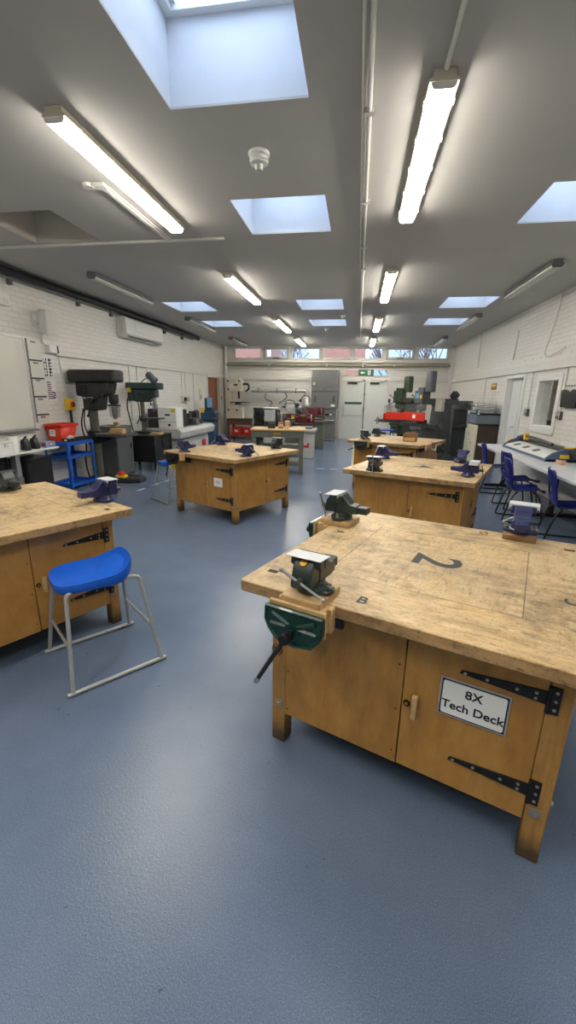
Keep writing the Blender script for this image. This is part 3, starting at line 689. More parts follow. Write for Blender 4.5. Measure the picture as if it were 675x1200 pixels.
def site(i, s, z=ZT_, out=0.):
    u, v, a = SITE[s]; n = math.hypot(0, 0)
    if s == 'A': u -= out
    if s == 'B': v -= out
    if s == 'C': u += out
    if s == 'D': v += out
    return bw(i, u, v, z), R(BP[i][2]+a)
def put(i, s, label, paint, **k):
    out = k.pop('out', 0.); p, a = site(i, s, ZT_+.0005, out); a += k.pop('turn', 0.); return vise(label, paint, p, a, **k)
put(2, 'B', 'dark green vise with light sheet on its jaws, beside the painted letter B', 'vgreen', block='block', out=.03, tilt=-4, bar=24)
put(2, 'A', 'dark green vise with light sheet on its jaws, beside the painted letter A', 'vgreen', block='block', out=.02, tilt=2, bar=-60)
put(2, 'D', 'blue vise on brown block at the far edge of bench 2, white jaw cover', 'vblue', block='brownblock', sheet=2, out=.02)
put(1, 'D', 'blue vise with white sheet on its jaws, on the bench behind the stool', 'vblue', out=.03, bar=80)
put(1, 'A', 'black vise at the picture edge on the bench behind the stool', 'vdark', sheet=False, out=-.08)
put(3, 'A', 'blue vise at back of labelled workbench, in front of the grey lathe cabinet', 'vblue', sheet=False, out=-.06)
put(3, 'B', 'blue vise above the black bracket, beside the blue stool on the far side', 'vblue', sheet=False, out=-.04)
put(3, 'C', 'blue vise with pale sheet near front corner of the workbench with paper label', 'vblue', out=-.06)
put(3, 'D', 'black vise on the labelled workbench, in front of the olive grey table', 'vdark', out=-.05, tilt=6)
put(4, 'B', 'dark grey vise with light sheet at front edge of the bench behind bench 2', 'vdark', out=-.02, bar=88)
put(4, 'A', 'blue vise at corner of the bench behind bench 2, beside the dark grey vise', 'vblue', out=-.07)
put(4, 'C', 'blue vise with white sheet pointing at the chairs, on the bench behind bench 2', 'vblue', sheet=2, out=-.06)
put(4, 'D', 'blue vise without white sheet at far edge of the bench behind bench 2', 'vblue', sheet=False, out=-.03)
put(5, 'B', 'dark vise on the bench closest to milling machines, above a woodworking vise', 'vdark', block='block', out=.02)
put(5, 'A', 'dark green vise on the bench closest to milling machines, its back toward double doors', 'vgreen', sheet=False, out=-.05)
def putw(i, s, label, **k):
    u, v, a = SITE[s]; f = .663/.63; u, v = (u*f, v) if s in 'AC' else (u, v*f)
    return woodvise(label, bw(i, u, v, ZT_), R(BP[i][2]+a), **k)
putw(2, 'B', 'green woodworking vise with long black tommy bar under the edge beside letter B')
putw(2, 'A', 'green woodworking vise under the bench edge beside letter A')
putw(3, 'B', 'black woodworking vise under the edge of the workbench with paper label', paint='black', bar=-80)
putw(5, 'B', 'dark woodworking vise under the bench closest to the milling machines', paint='vdark', bar=-20)
putw(5, 'C', 'open woodworking vise with pale pink wooden cheek, facing the chairs', jaw=.09, wood='pinkwood', paint='vdark')
t = thing('wooden_box', 'small open wooden box standing on the workbench by the milling machines', 'box', bw(5, .28, -.12, ZT_+.0005), R(-15))
obj('box_base', MB().bb(-.11, .11, -.08, .08, 0, .016), 'brownblock', t); obj('box_side', MB().bb(-.11, -.095, -.08, .08, .0165, .13), 'brownblock', t); obj('box_side', MB().bb(.095, .11, -.08, .08, .0165, .13), 'brownblock', t)
obj('box_back', MB().bb(-.0945, .0945, .065, .08, .0165, .15), 'brownblock', t); obj('box_front', MB().bb(-.0945, .0945, -.08, -.065, .0165, .07), 'block', t)

# ------------------------------------------------------------------ stools
def stool(label, loc, rz):
    t = thing('stool', label, 'stool', loc, rz, 'blue-seated stools'); n = 40; rings = 9; r0 = .0115
    mb = MB(); vs = []; a, b = .21, .18
    def top(u, v):
        e = max(0, (u-.04)/.17); return .578+.095*e**2.2*(1-.25*abs(v/.19)**2)-.016*math.cos(min(1, abs(v)/.18)*PI/2)*(1-e)+.018*max(0, -u/.22)**3+.02*abs(v/.185)**3
    def rim(t_): 
        c, s = math.cos(t_), math.sin(t_); p = 2/3.4
        return math.copysign(abs(c)**p, c)*a, math.copysign(abs(s)**p, s)*b
    for k_ in range(1, rings+1):
        f = k_/rings
        for q in range(n):
            u, v = rim(2*PI*q/n); vs.append((u*f, v*f, top(u*f, v*f)))
    fs = []
    c0 = len(vs); vs.append((0, 0, top(0, 0)))
    for q in range(n): fs.append((c0, q, (q+1) % n))
    for k_ in range(rings-1):
        for q in range(n): fs.append((k_*n+q, (k_+1)*n+q, (k_+1)*n+(q+1) % n, k_*n+(q+1) % n))
    base = (rings-1)*n; prev = base
    for sc_, dz in ((1.012, -.008), (1.005, -.03), (.985, -.05), (.955, -.055)):
        st_ = len(vs)
        for q in range(n):
            u, v = rim(2*PI*q/n); vs.append((u*sc_, v*sc_, top(u, v)+dz*(1+.5*max(0, u/.22))))
        for q in range(n): fs.append((prev+q, st_+q, st_+(q+1) % n, prev+(q+1) % n))
        prev = st_
    st_ = len(vs)
    for q in range(n):
        u, v = rim(2*PI*q/n); vs.append((u*.95, v*.95, top(u*.95, v*.95)-.012))
    for q in range(n): fs.append((prev+q, st_+q, st_+(q+1) % n, prev+(q+1) % n))
    cc = len(vs); vs.append((0, 0, top(0, 0)-.012))
    for q in range(n): fs.append((cc, st_+(q+1) % n, st_+q))
    mb._add(vs, fs); sto = obj('seat', mb, 'seat', t, 0, smooth=50); sto.location = (-.025, 0, 0)
    X1, Y1, X2, Y2 = .252, .262, .19, .15
    for sy in (-1, 1):
        pts = [(-X1, sy*Y1, .02), (-X2-.012, sy*Y2, .52), (-X2+.04, sy*(Y2-.005), .552), (X2-.04, sy*(Y2-.005), .552), (X2+.012, sy*Y2, .52), (X1, sy*Y1, .02)]
        P = [Vector(p) for p in pts]; Q = [P[0], P[0].lerp(P[1], .93)]
        Q += smooth_path([P[0].lerp(P[1], .93), P[1].lerp(P[1]+Vector((0, 0, .02)), 1), P[2]], 2)[1:]+smooth_path([P[3], P[4]+Vector((0, 0, .02)), P[5].lerp(P[4], .93)], 2)+[P[5]]
        for nm_, seg_ in (('leg', Q),):
            obj('leg_loop', MB().tube(seg_, r0, 10), 'tube', t, 0)
        obj('floor_runner', MB().cyl((-X1-.03, sy*Y1, .0135), (X1+.03, sy*Y1, .0135), .0125, n=12), 'tube', t, .002)
        for sx in (-1, 1): obj('glide', MB().bb(sx*.2-.02, sx*.2+.02, sy*Y1-.012, sy*Y1+.012, .0, .009), 'black', t, .003)
    for sx in (-1, 1):
        z = .24; f = z/.55; obj('side_rail', MB().cyl((sx*(X1+(X2-X1)*f), -(Y1+(Y2-Y1)*f), z), (sx*(X1+(X2-X1)*f), (Y1+(Y2-Y1)*f), z), .008, n=10), 'tube', t, 0)
    z = .43; f = z/.55; obj('foot_rail', MB().cyl((-(X1+(X2-X1)*f), Y1+(Y2-Y1)*f, z), (X1+(X2-X1)*f, Y1+(Y2-Y1)*f, z), .0075, n=10), 'tube', t, 0)
    return t
S1 = stool('bright blue stool with grey tube frame on the open floor', (-1.473, 2.087, 0), R(50))
dup(S1, (-2.72, 6.0, 0), R(-38), 'bright blue stool half hidden behind the workbench with paper label')

# ------------------------------------------------------------------ right side: worktop, chairs, machines, wall things
XT = 2.31
t = thing('worktop', 'long grey-white worktop along the brick wall with blue chairs tucked under', 'table', (XT, 6.5, 0))
obj('top', MB().bb(0, .9, -2.3, 2.06, .715, .75), 'worktop', t, .004)
for y in (-2.0, -.3, 1.75):
    obj('leg', MB().bb(.42, .48, y-.03, y+.03, .05, .714).bb(.12, .82, y-.03, y+.03, 0, .049), 'black', t)
obj('modesty_rail', MB().bb(.6, .63, -1.96, 1.71, .55, .66), 'dgrey', t)
def chair(label, loc, rz):
    t = thing('school_chair', label, 'chair', loc, rz, 'navy blue school chairs'); n = 14
    prof = smooth_path([(.215, .415), (.20, .438), (.10, .438), (-.05, .425), (-.15, .43), (-.195, .47), (-.215, .56), (-.235, .70), (-.262, .83), (-.268, .838)], 2)if False else [Vector((a, b, 0)) for a, b in ((.225, .405), (.22, .43), (.195, .442), (.12, .438), (.02, .428), (-.08, .424), (-.15, .432), (-.185, .46), (-.203, .51), (-.212, .56), (-.220, .61), (-.230, .66), (-.240, .72), (-.252, .78), (-.262, .825), (-.266, .84))]
    m_ = len(prof); vs = []; fs = []
    for i, p in enumerate(prof):
        s_ = i/(m_-1); w = .205 if s_ < .5 else .205-.03*((s_-.5)/.5)**2
        if i >= m_-3: w *= (.97, .90, .74)[i-(m_-3)]
        if i < 2: w *= (.86, .95)[i]
        for j in range(n+1):
            q = 2*j/n-1; cur = .022*abs(q)**3
            if s_ < .45: vs.append((p[0], q*w, p[1]+cur*.9))
            else: vs.append((p[0]+cur*1.7, q*w, p[1]-(.0 if i < m_-2 else .0)))
    for i in range(m_-1):
        for j in range(n):
            if i in (9, 10) and 4 <= j < 10: continue       # hand hole
            fs.append((i*(n+1)+j, i*(n+1)+j+1, (i+1)*(n+1)+j+1, (i+1)*(n+1)+j))
    o = obj('shell', MB()._add(vs, fs), 'chair', t, 0, smooth=60)
    sd = o.modifiers.new('thick', 'SOLIDIFY'); sd.thickness = .007; sd.offset = 0
    for sy in (-1, 1):
        y = sy*.17; yo = sy*.205
        P = [(-.10, y, .412), (-.16, yo, .36), (-.245, yo, .03), (-.225, yo, .0105), (.21, yo, .0105), (.235, yo, .03), (.17, yo, .37), (.10, y, .414)]
        obj('skid_frame', MB().tube(smooth_path(P, 2), .0105, 8), 'black', t, 0)
    obj('cross_bar', MB().cyl((-.10, -.172, .410), (-.10, .172, .410), .009).cyl((.10, -.172, .412), (.10, .172, .412), .009), 'black', t, 0)
    return t
C1 = chair('navy chair at the worktop end beside the brown cabinet', (2.43, 7.75, 0), R(-4))
dup(C1, (2.42, 6.62, 0), R(6), 'navy chair tucked in front of the long slate blue machine, behind another chair')
dup(C1, (2.24, 5.92, 0), R(-6), 'navy chair pulled out from worktop beside the small cardboard-brown block')
dup(C1, (2.43, 5.04, 0), R(-12), 'navy chair cut by the picture edge, under the near end of worktop')

# long laminating / cutting machine
t = thing('trimming_machine', 'long slate blue and white sheet machine lying on the worktop', 'machine', (2.86, 7.22, .7505))
obj('base_tray', MB().bb(-.24, .24, -.9, .9, 0, .035), 'lbgrey', t, .006)
obj('bed', MB().prism([(-.225, .0355), (-.2, .06), (.0, .11), (.2, .11), (.2, .0355)], 'y', -.855, .855), 'white', t, .004)
chk = [(-.245, .0), (-.235, .05), (-.16, .115), (-.02, .175), (.15, .18), (.24, .17), (.24, .0)]
for y in (-.9, .86): obj('end_cheek', MB().prism(chk, 'y', y, y+.04), 'lbgrey', t, .005)
for y in (-.25, .15, .55): obj('feed_slot', MB().box((-.12, y, .0785), (.09, .10, .03), (0, R(-14), 0)), 'tgrey', t)
obj('roller', MB().cyl((.08, -.85, .145), (.08, .85, .145), .033, n=16), 'dgrey', t, 0)
obj('roller', MB().cyl((.16, -.85, .15), (.16, .85, .15), .03, n=16), 'tgrey', t, 0)
obj('pressing_arm', MB().tube(smooth_path([(.0, .9, .18), (-.02, .6, .235), (.02, .1, .225), (.05, -.35, .185)], 2), .022, 8), 'dgrey', t, 0)
obj('arm_bracket', MB().bb(-.04, .03, .5, .56, .17, .28), 'yellow', t)
obj('motor_knob', MB().lathe([(.075, -.05), (.08, -.04), (.08, .03), (.045, .035), (.045, .05)], (.12, -.955, .12), 20, 'y'), 'black', t, .003)
obj('warning_label', MB().bb(-.06, .06, -.9045, -.9005, .05, .10), 'yellow', t, 0); obj('warning_label', MB().bb(.02, .16, -.90, -.80, .181, .2), 'yellow', t, 0)
t = thing('wooden_block', 'small brown wooden block on worktop beside the knob of the long machine', 'block', (2.72, 6.08, .7505), R(10))
obj('block_body', MB().bb(-.035, .035, -.06, .06, 0, .055), 'pinkwood', t, .004); obj('saw_notch', MB().bb(-.03, .03, -.004, .004, .0555, .0575), 'hole', t, 0)
t = thing('yellow_tray', 'yellow tray standing on the worktop behind the long slate blue machine', 'tray', (3.0, 8.36, .7505))
obj('tray_body', MB().bb(-.2, .18, -.12, .12, 0, .03).bb(-.2, -.19, -.12, .12, .03, .12).bb(.17, .18, -.12, .12, .03, .12).bb(-.19, .17, .11, .12, .03, .12).bb(-.19, .17, -.12, -.11, .03, .12), 'yellow', t)
obj('tray_lining', MB().bb(-.18, .16, -.1, .1, .0305, .06), 'paper', t)
t = thing('tool_board', 'white board with black tool outlines leaning on wall above the worktop', 'board', (XR-.06, 6.35, .751), 0)
t.rotation_euler = (0, R(4), 0)
obj('board_panel', MB().bb(-.012, .012, -.7, .85, 0, .19), 'white', t)
tb = MB()
for q in range(4):
    y = .62-q*.3; tb.tube([(-.016, y, .06), (-.016, y-.05, .09), (-.016, y-.02, .12), (-.016, y-.1, .10), (-.016, y-.14, .13)], .007, 6); tb.tube([(-.016, y-.15, .07), (-.016, y-.2, .12), (-.016, y-.22, .075)], .006, 6)
obj('tool_outline', tb, 'black', t, 0)

# wall mounted things, right
t = thing('wall_pocket', 'black scalloped wall pocket with white strip above it, by the picture edge', 'wall pocket', (XR-.001, 7.2, 1.6))
obj('pocket', MB().prism([(-.25, -.13), (.23, -.13), (.27, .12), (.2, .135), (.1, .10), (0, .095), (-.1, .135), (-.2, .10), (-.29, .12)], 'x', -.07, -.006), 'black', t, .006)
obj('backing_strip', MB().bb(-.005, 0, -.3, .28, -.14, .24), 'trunk', t); 
hk = MB()
for q in range(7): hk.ball((-.012, -.24+q*.08, .19), .012, 6)
obj('hooks', hk, 'tgrey', t, 0)
for y, l, x in ((8.87, 'grey metal double socket between the side doorway and wall window', 1), (7.5, 'grey metal double socket below conduit, on the picture-edge side of wall window', 2)):
    t = thing('wall_socket', l, 'socket', (XR-.001, y, 1.335), 0, 'metal wall sockets')
    obj('back_box', MB().bb(-.045, 0, -.075, .075, -.065, .065), 'mgrey', t, .005); obj('face_plate', MB().bb(-.05, -.0455, -.07, .07, -.06, .06), 'alu', t, .002)
    obj('switch', MB().bb(-.056, -.0505, -.05, -.03, .01, .03).bb(-.056, -.0505, .03, .05, .01, .03), 'white', t, .001); obj('plug_slot', MB().bb(-.0525, -.0505, -.045, -.02, -.035, -.01).bb(-.0525, -.0505, .02, .045, -.035, -.01), 'black', t, 0)
wc_ = lambda l, P, r=.011, m_='trunk': conduit(l, P, r, m_, name='wall_conduit', cat='conduit')
wc_('wall conduit dropping to the socket between doorway and wall window', [(XR-.014, 8.87, 2.068), (XR-.014, 8.87, 1.40)])
wc_('wall conduit dropping to the socket at the picture-edge side of the wall window', [(XR-.014, 7.5, 2.068), (XR-.014, 7.5, 1.40)])
wc_('grey cable hanging in a loop from ceiling over the plate near the wall pocket', smooth_path([(XR-.03, 8.15, ZC-.002), (XR-.03, 8.18, 3.0), (XR-.03, 8.35, 2.6), (XR-.06, 8.4, 2.36), (XR-.07, 8.25, 2.27), (XR-.07, 7.9, 2.32), (XR-.03, 7.7, 2.385)], 2), .010, 'trunk')
wc_('short vertical wall conduit with a black cap above the brown cabinet doorway', [(XR-.015, 10.0, 2.95), (XR-.015, 10.1, 2.375)], .012, 'trunk')
wc_('vertical white conduit from ceiling to plate above the yellow-brown sign', [(XR-.013, 12.9, ZC-.002), (XR-.013, 12.9, 2.375)], .012)
wc_('conduit under trunking running down behind the wire trays', [(XR-.013, 11.9, 2.068), (XR-.013, 11.9, .02)], .012)
t = thing('wall_sign', 'small brown and yellow sign on the wall above the wire letter trays', 'sign', (XR-.001, 11.2, 1.85))
obj('sign_board', MB().bb(-.012, 0, -.2, .2, -.075, .075), 'brownblock', t, .002); obj('sign_face', MB().bb(-.0135, -.0125, -.17, .17, .0, .05), 'yellow', t, 0)
t = thing('key_hooks', 'bent white wire hooks fixed to the wall above the letter trays', 'hooks', (XR-.001, 10.9, 1.5))
for y in (-.12, .12): obj('hook', MB().tube(smooth_path([(-.005, y, .2), (-.06, y, .24), (-.06, y-.03, .1), (-.02, y-.03, -.15)], 2), .01, 6).bb(-.01, 0, y-.02, y+.02, .15, .25), 'trunk', t, 0)

# brown cabinet with grey drawers box and trays
t = thing('cupboard', 'dark brown cupboard with cream side standing by the side doorway', 'cupboard', (2.95, 10.78, 0))
obj('carcass', MB().bb(-.2, .25, -.42, .42, .04, .98), 'browncab', t, .004); obj('cream_side_door', MB().bb(-.235, -.202, -.45, .43, .03, .985), 'beige', t, .003, label='cream side door with round holes')
for y, z in ((-.1, .55), (.12, .75), (-.2, .25)): obj('door_hole', MB().cyl((-.2365, y, z), (-.2355, y, z), .025, n=12), 'hole', t, 0)
obj('plinth', MB().bb(-.19, .24, -.41, .41, 0, .039), 'black', t); obj('top_edge', MB().bb(-.24, .255, -.45, .43, .985, 1.01), 'dgrey', t)
t = thing('drawer_cabinet', 'flat grey-blue steel cabinet lying on top of the brown cupboard', 'cabinet', (2.95, 10.78, 1.0105))
obj('steel_body', MB().bb(-.26, .25, -.42, .42, 0, .2), 'greycab', t, .005); obj('drawer_front', MB().bb(-.266, -.261, -.4, .4, .015, .09), 'greycab', t); obj('drawer_front', MB().bb(-.266, -.261, -.4, .4, .105, .185), 'greycab', t)
obj('base_plate', MB().bb(-.2, .25, -.44, .42, .201, .235), 'black', t)
for q in range(3):
    t = thing('letter_tray', ('lowest wire letter tray in the stack on the grey-blue cabinet', 'middle wire letter tray in the stack on the grey-blue cabinet', 'top wire letter tray in the stack on the grey-blue cabinet')[q], 'tray', (2.9, 10.72, 1.247+q*.082), 0, 'stacked wire letter trays')
    f = MB(); f.tube([(-.2, -.25, .05), (.22, -.25, .05), (.22, .25, .05), (-.2, .25, .05)], .006, 6, True).tube([(-.2, -.25, .005), (.22, -.25, .005), (.22, .25, .005), (-.2, .25, .005)], .005, 6, True)
    for x in (-.2, -.06, .08, .22): f.cyl((x, -.25, .005), (x, -.25, .08), .004, n=6).cyl((x, .25, .005), (x, .25, .08), .004, n=6)
    for q2 in range(8): f.cyl((-.2, -.22+q2*.063, .005), (.22, -.22+q2*.063, .005), .003, n=6)
    obj('wire_frame', f, 'tube', t, 0); obj('papers', MB().bb(-.18, .2, -.22, .22, .0095, .03), 'paper', t)
t = thing('small_drawers', 'small blue and white drawer set at corner of the grey-blue cabinet', 'drawers', (2.6, 10.5, 1.012))
t.location = (2.725, 10.40, 1.012+.2)
obj('drawer_case', MB().bb(-.035, .02, -.08, .06, .001, .11), 'teal', t); obj('drawer_front', MB().bb(-.03, .015, -.085, -.081, .01, .05), 'paper', t); obj('drawer_front', MB().bb(-.03, .015, -.085, -.081, .06, .1), 'paper', t)

# ------------------------------------------------------------------ milling machines
def knee_mill(label, loc, rz, paint, tall, big):
    t = thing('milling_machine', label, 'machine', loc, rz, 'milling machines'); s = big
    obj('base', MB().prism(rrect(.62, .9, .06, 4), 'z', 0, .12), paint, t, .01)
    obj('column', MB().prism([(.44, .121), (.40, .5), (.36, 1.35), (.06, 1.35), (.02, .9), (-.02, .121)], 'x', -.2, .2), paint, t, .012, seg=2)
    obj('cabinet_door', MB().bb(-.205, -.201, .06, .36, .3, .85), paint, t)
    obj('ram', MB().prism([(-.13, 0), (.13, 0), (.10, .16), (-.10, .16)], 'y', -.55, .62).bb(-.16, .16, .0, .40, -.08, 0) if False else MB().bb(-.12, .12, -.42, .7, 1.40, 1.55).bb(-.17, .17, .0, .42, 1.351, 1.399), paint, t, .012)
    obj('turret', MB().lathe([(.17, 1.4), (.19, 1.42), (.19, 1.46)], (0, .2, 0), 20), paint, t, .005)
    hd = obj('milling_head', MB().bb(-.14, .14, -.66, -.38, 1.42, 1.74).lathe([(.10, 1.25), (.12, 1.28), (.12, 1.419)], (0, -.52, 0), 20).bb(-.10, .10, -.6, -.42, 1.741, 1.82), paint, t, .02, seg=2)
    obj('motor', MB().lathe([(.10, 1.76), (.125, 1.78), (.125, tall-.03), (.10, tall)], (.0, -.28, 0), 20) if False else MB().lathe([(.11, 1.7), (.125, 1.72), (.125, tall-.04), (.11, tall)], (.22, -.5, 0), 20), paint, t, .004)
    obj('quill', MB().cyl((0, -.52, 1.05), (0, -.52, 1.249), .045).cyl((0, -.52, .98), (0, -.52, 1.049), .03, .025), 'steel', t)
    obj('feed_lever', MB().cyl((-.15, -.52, 1.5), (-.26, -.60, 1.62), .01).ball((-.26, -.60, 1.62), .022, 6).cyl((-.15, -.52, 1.42), (-.24, -.66, 1.36), .01).ball((-.24, -.66, 1.36), .022, 6), 'black', t, 0)
    obj('knee', MB().bb(-.18, .18, -.62, -.001, .55, .78), paint, t, .012); obj('knee_screw', MB().cyl((0, -.4, .121), (0, -.4, .549), .04), 'iron', t, 0)
    obj('saddle', MB().bb(-.2, .2, -.68, -.15, .781, .85), paint, t, .006)
    tb = obj('work_table', MB().bb(-.58, .58, -.60, -.32, .851, .93), 'iron', t, .004)
    for s_ in (-1, 1):
        w_ = MB(); w_.cyl((s_*.58, -.46, .89), (s_*.66, -.46, .89), .02); w_.tube([(s_*.66, -.46+.09*math.cos(2*PI*q/16), .89+.09*math.sin(2*PI*q/16)) for q in range(16)], .011, 6, True)
        for q in range(3): w_.cyl((s_*.66, -.46, .89), (s_*.66, -.46+.09*math.cos(2*PI*q/3), .89+.09*math.sin(2*PI*q/3)), .007, n=6)
        w_.cyl((s_*.66, -.53, .89), (s_*.73, -.53, .89), .012, n=8)
        obj('hand_wheel', w_, 'iron', t, 0)
    w_ = MB(); w_.cyl((0, -.62, .68), (0, -.74, .68), .022).tube([(.10*math.cos(2*PI*q/16), -.74, .68+.10*math.sin(2*PI*q/16)) for q in range(16)], .012, 6, True).bb(-.1, .1, -.745, -.735, .67, .69); obj('hand_wheel', w_, 'iron', t, 0)
    obj('machine_vise', MB().bb(-.1, .1, -.56, -.36, .931, .975).bb(-.1, .1, -.46, -.38, .976, 1.02).bb(-.1, .1, -.56, -.52, .976, 1.02), 'dgrey', t, .004)
    return t
m1 = knee_mill('dark green milling machine against the end wall beside the double doors', (1.42, 13.2, 0), R(-28), 'mgreen', 2.13, 1)
m2 = knee_mill('tall grey milling machine with grey motor and red guards, next to green one', (2.02, 11.75, 0), R(-52), 'mgrey', 2.2, 1)
def guard(parent, loc, rz, w, note=False):
    g = MB(); g.X = Matrix.Translation(loc) @ Matrix.Rotation(rz, 4, 'Z')
    g.bb(-w, w, -.012, .012, -.12, .08); o = obj('red_guard', g, 'red', parent, .006, label='red chip guard')
    g = MB(); g.X = Matrix.Translation(loc) @ Matrix.Rotation(rz, 4, 'Z'); g.bb(-w*.95, w*.95, -.006, .006, .081, .30); obj('clear_screen', g, 'screen', o, .002)
    if not note: return
    g = MB(); g.X = Matrix.Translation(loc) @ Matrix.Rotation(rz, 4, 'Z'); g.bb(-.05, .05, -.0145, -.0125, -.06, .03); obj('notice', g, 'paper', o, 0)
guard(m1, (0, -.72, 1.07), 0, .30); guard(m1, (-.32, -.55, 1.03), R(70), .16)
guard(m2, (0, -.74, 1.12), 0, .36, True); guard(m2, (-.38, -.52, 1.12), R(80), .2)
obj('control_box', MB().bb(.24, .44, -.3, -.18, 1.24, 1.56), 'cream', m2, .006, label='cream control box')
obj('warning_label', MB().bb(.05, .12, -.6645, -.6605, 1.55, 1.63), 'yellow', m2, 0)
obj('data_plate', MB().bb(-.10, .02, -.6645, -.6605, 1.55, 1.67), 'lblue', m2, 0)
obj('stop_button', MB().cyl((-.206, .2, .78), (-.24, .2, .78), .04), 'red', m2, .003)
obj('work_lamp', MB().tube(smooth_path([(.3, .1, 1.5), (.5, .0, 1.6), (.62, -.1, 1.62)], 2), .014, 6).box((.66, -.12, 1.63), (.14, .14, .16), (0, R(40), 0)), 'black', m2, .004)
t = thing('milling_machine', 'grey shaping machine with horizontal arm standing by the right wall corner', 'machine', (2.72, 12.6, 0), R(22))
t['label'] = 'grey shaping machine with short horizontal arm in the corner, behind the grey mill'; t['group'] = 'milling machines'
obj('pedestal', MB().bb(-.22, .22, -.22, .22, 0, 1.25), 'mgrey', t, .02, seg=2); obj('overarm', MB().bb(-.16, .16, -.5, .25, 1.26, 1.5), 'mgrey', t, .03, seg=2); obj('arbor', MB().cyl((0, -.72, 1.4), (0, -.501, 1.4), .045), 'mgrey', t, .004); obj('side_table', MB().bb(-.2, .2, -.5, -.23, .8, .9), 'iron', t, .004)
obj('red_isolator', MB().bb(-.228, -.2205, -.08, .02, .85, .97), 'red', t)
t = thing('trestle_stand', 'blue tubular stand beside the green milling machine by the doors', 'stand', (.78, 12.0, 0), R(10))
obj('stand_top', MB().bb(-.22, .22, -.18, .18, .68, .71), 'trolley', t)
for sx in (-1, 1):
    for sy in (-1, 1): obj('leg', MB().cyl((sx*.22, sy*.18, 0), (sx*.19, sy*.15, .679), .014), 'trolley', t, 0)

# end wall bits
t = thing('exit_sign', 'green exit sign with white running figure and arrow above double doors', 'sign', (.235, YB-.052, 2.38))
obj('sign_box', MB().bb(-.27, .27, -.012, .0, -.10, .11), 'exitg', t, .003)
fg = MB()
fg.bb(.06, .16, -.0145, -.0125, -.07, .08)                                                     # doorway
obj('door_symbol', fg, 'paper', t, 0)
rn = MB(); rn.X = Matrix.Translation((.112, -.0158, 0)); rn.prism([(-.012, .045), (.008, .045), (.008, .065), (-.012, .065)], 'y', -.0008, .001); rn.prism([(-.02, .0), (.012, .0), (.02, .04), (-.012, .04)], 'y', -.0008, .001); rn.prism([(-.02, .0), (-.005, .0), (-.022, -.03), (-.04, -.04), (-.042, -.03)], 'y', -.0008, .001); rn.prism([(.0, .0), (.012, .0), (.03, -.025), (.025, -.06), (.012, -.06), (.016, -.028)], 'y', -.0008, .001)
obj('running_figure', rn, 'exitg', t, 0)
ar = MB(); ar.prism([(-.20, .0), (-.14, .055), (-.14, .022), (-.05, .022), (-.05, -.022), (-.14, -.022), (-.14, -.055)], 'y', -.0145, -.0125); obj('arrow', ar, 'paper', t, 0)
obj('support_bracket', MB().bb(-.2, .2, .001, .03, -.02, .02), 'exitg', t)
t = thing('wall_switch', 'dark switch box on a thin drop conduit beside the double doors', 'switch', (1.12, YB-.001, 1.42))
obj('switch_box', MB().bb(-.045, .045, -.05, 0, -.07, .07), 'black', t, .005); obj('drop_conduit', MB().cyl((0, -.014, .07), (0, -.014, .67), .01, n=8), 'trunk', t, 0); obj('rocker', MB().bb(-.018, .018, -.055, -.0505, -.025, .025), 'tgrey', t)
t = thing('tall_machine_cabinet', 'tall dark grey steel extraction cabinet beside the double doors', 'cabinet', (-1.175, 15.72, 0))
obj('lower_body', MB().bb(-.40, .40, -.3, .3, .03, 1.12), 'tgrey', t, .006); obj('door_section', MB().bb(-.46, .46, -.33, .33, 1.121, 1.72), 'tgrey', t, .006)
obj('ledge', MB().bb(-.45, .45, -.35, .33, 1.721, 1.86), 'tgrey', t, .006); obj('hood', MB().bb(-.46, .46, -.33, .33, 1.861, 2.44), 'tgrey', t, .006)
for x in (-.33, .33): obj('handle', MB().tube([(x, -.33, 1.36), (x, -.37, 1.38), (x, -.37, 1.52), (x, -.33, 1.54)], .016, 6), 'black', t, 0)
obj('door_panel', MB().bb(-.42, .42, -.337, -.331, 1.16, 1.68), 'tgrey', t); obj('hood_panel', MB().bb(-.42, .42, -.336, -.331, 1.90, 2.06), 'tgrey', t); obj('latch', MB().bb(-.03, .03, -.37, -.351, 1.77, 1.8), 'black', t)
obj('front_panel', MB().bb(-.02, .38, -.31, -.301, .1, .85), 'tgrey', t); obj('vent_slot', MB().bb(.05, .34, -.312, -.301, .88, .95), 'black', t); obj('shelf', MB().bb(-.1, .38, -.38, -.301, .70, .74), 'lgrey', t)
obj('data_label', MB().bb(.24, .38, -.34, -.3375, 1.2, 1.27), 'paper', t, 0); obj('data_label', MB().bb(-.42, -.33, -.338, -.3365, 1.92, 2.03), 'lgrey', t, 0); obj('data_label', MB().bb(.2, .3, -.3145, -.3125, .9, .94), 'paper', t, 0)
for sx in (-1, 1): obj('foot', MB().bb(sx*.33-.05, sx*.33+.05, -.28, .28, 0, .029), 'tgrey', t)
obj('cable', MB().tube(loop((-.3, -.36, .06), (.35, -.36, .06), .04), .012, 6), 'tgrey', t, 0)

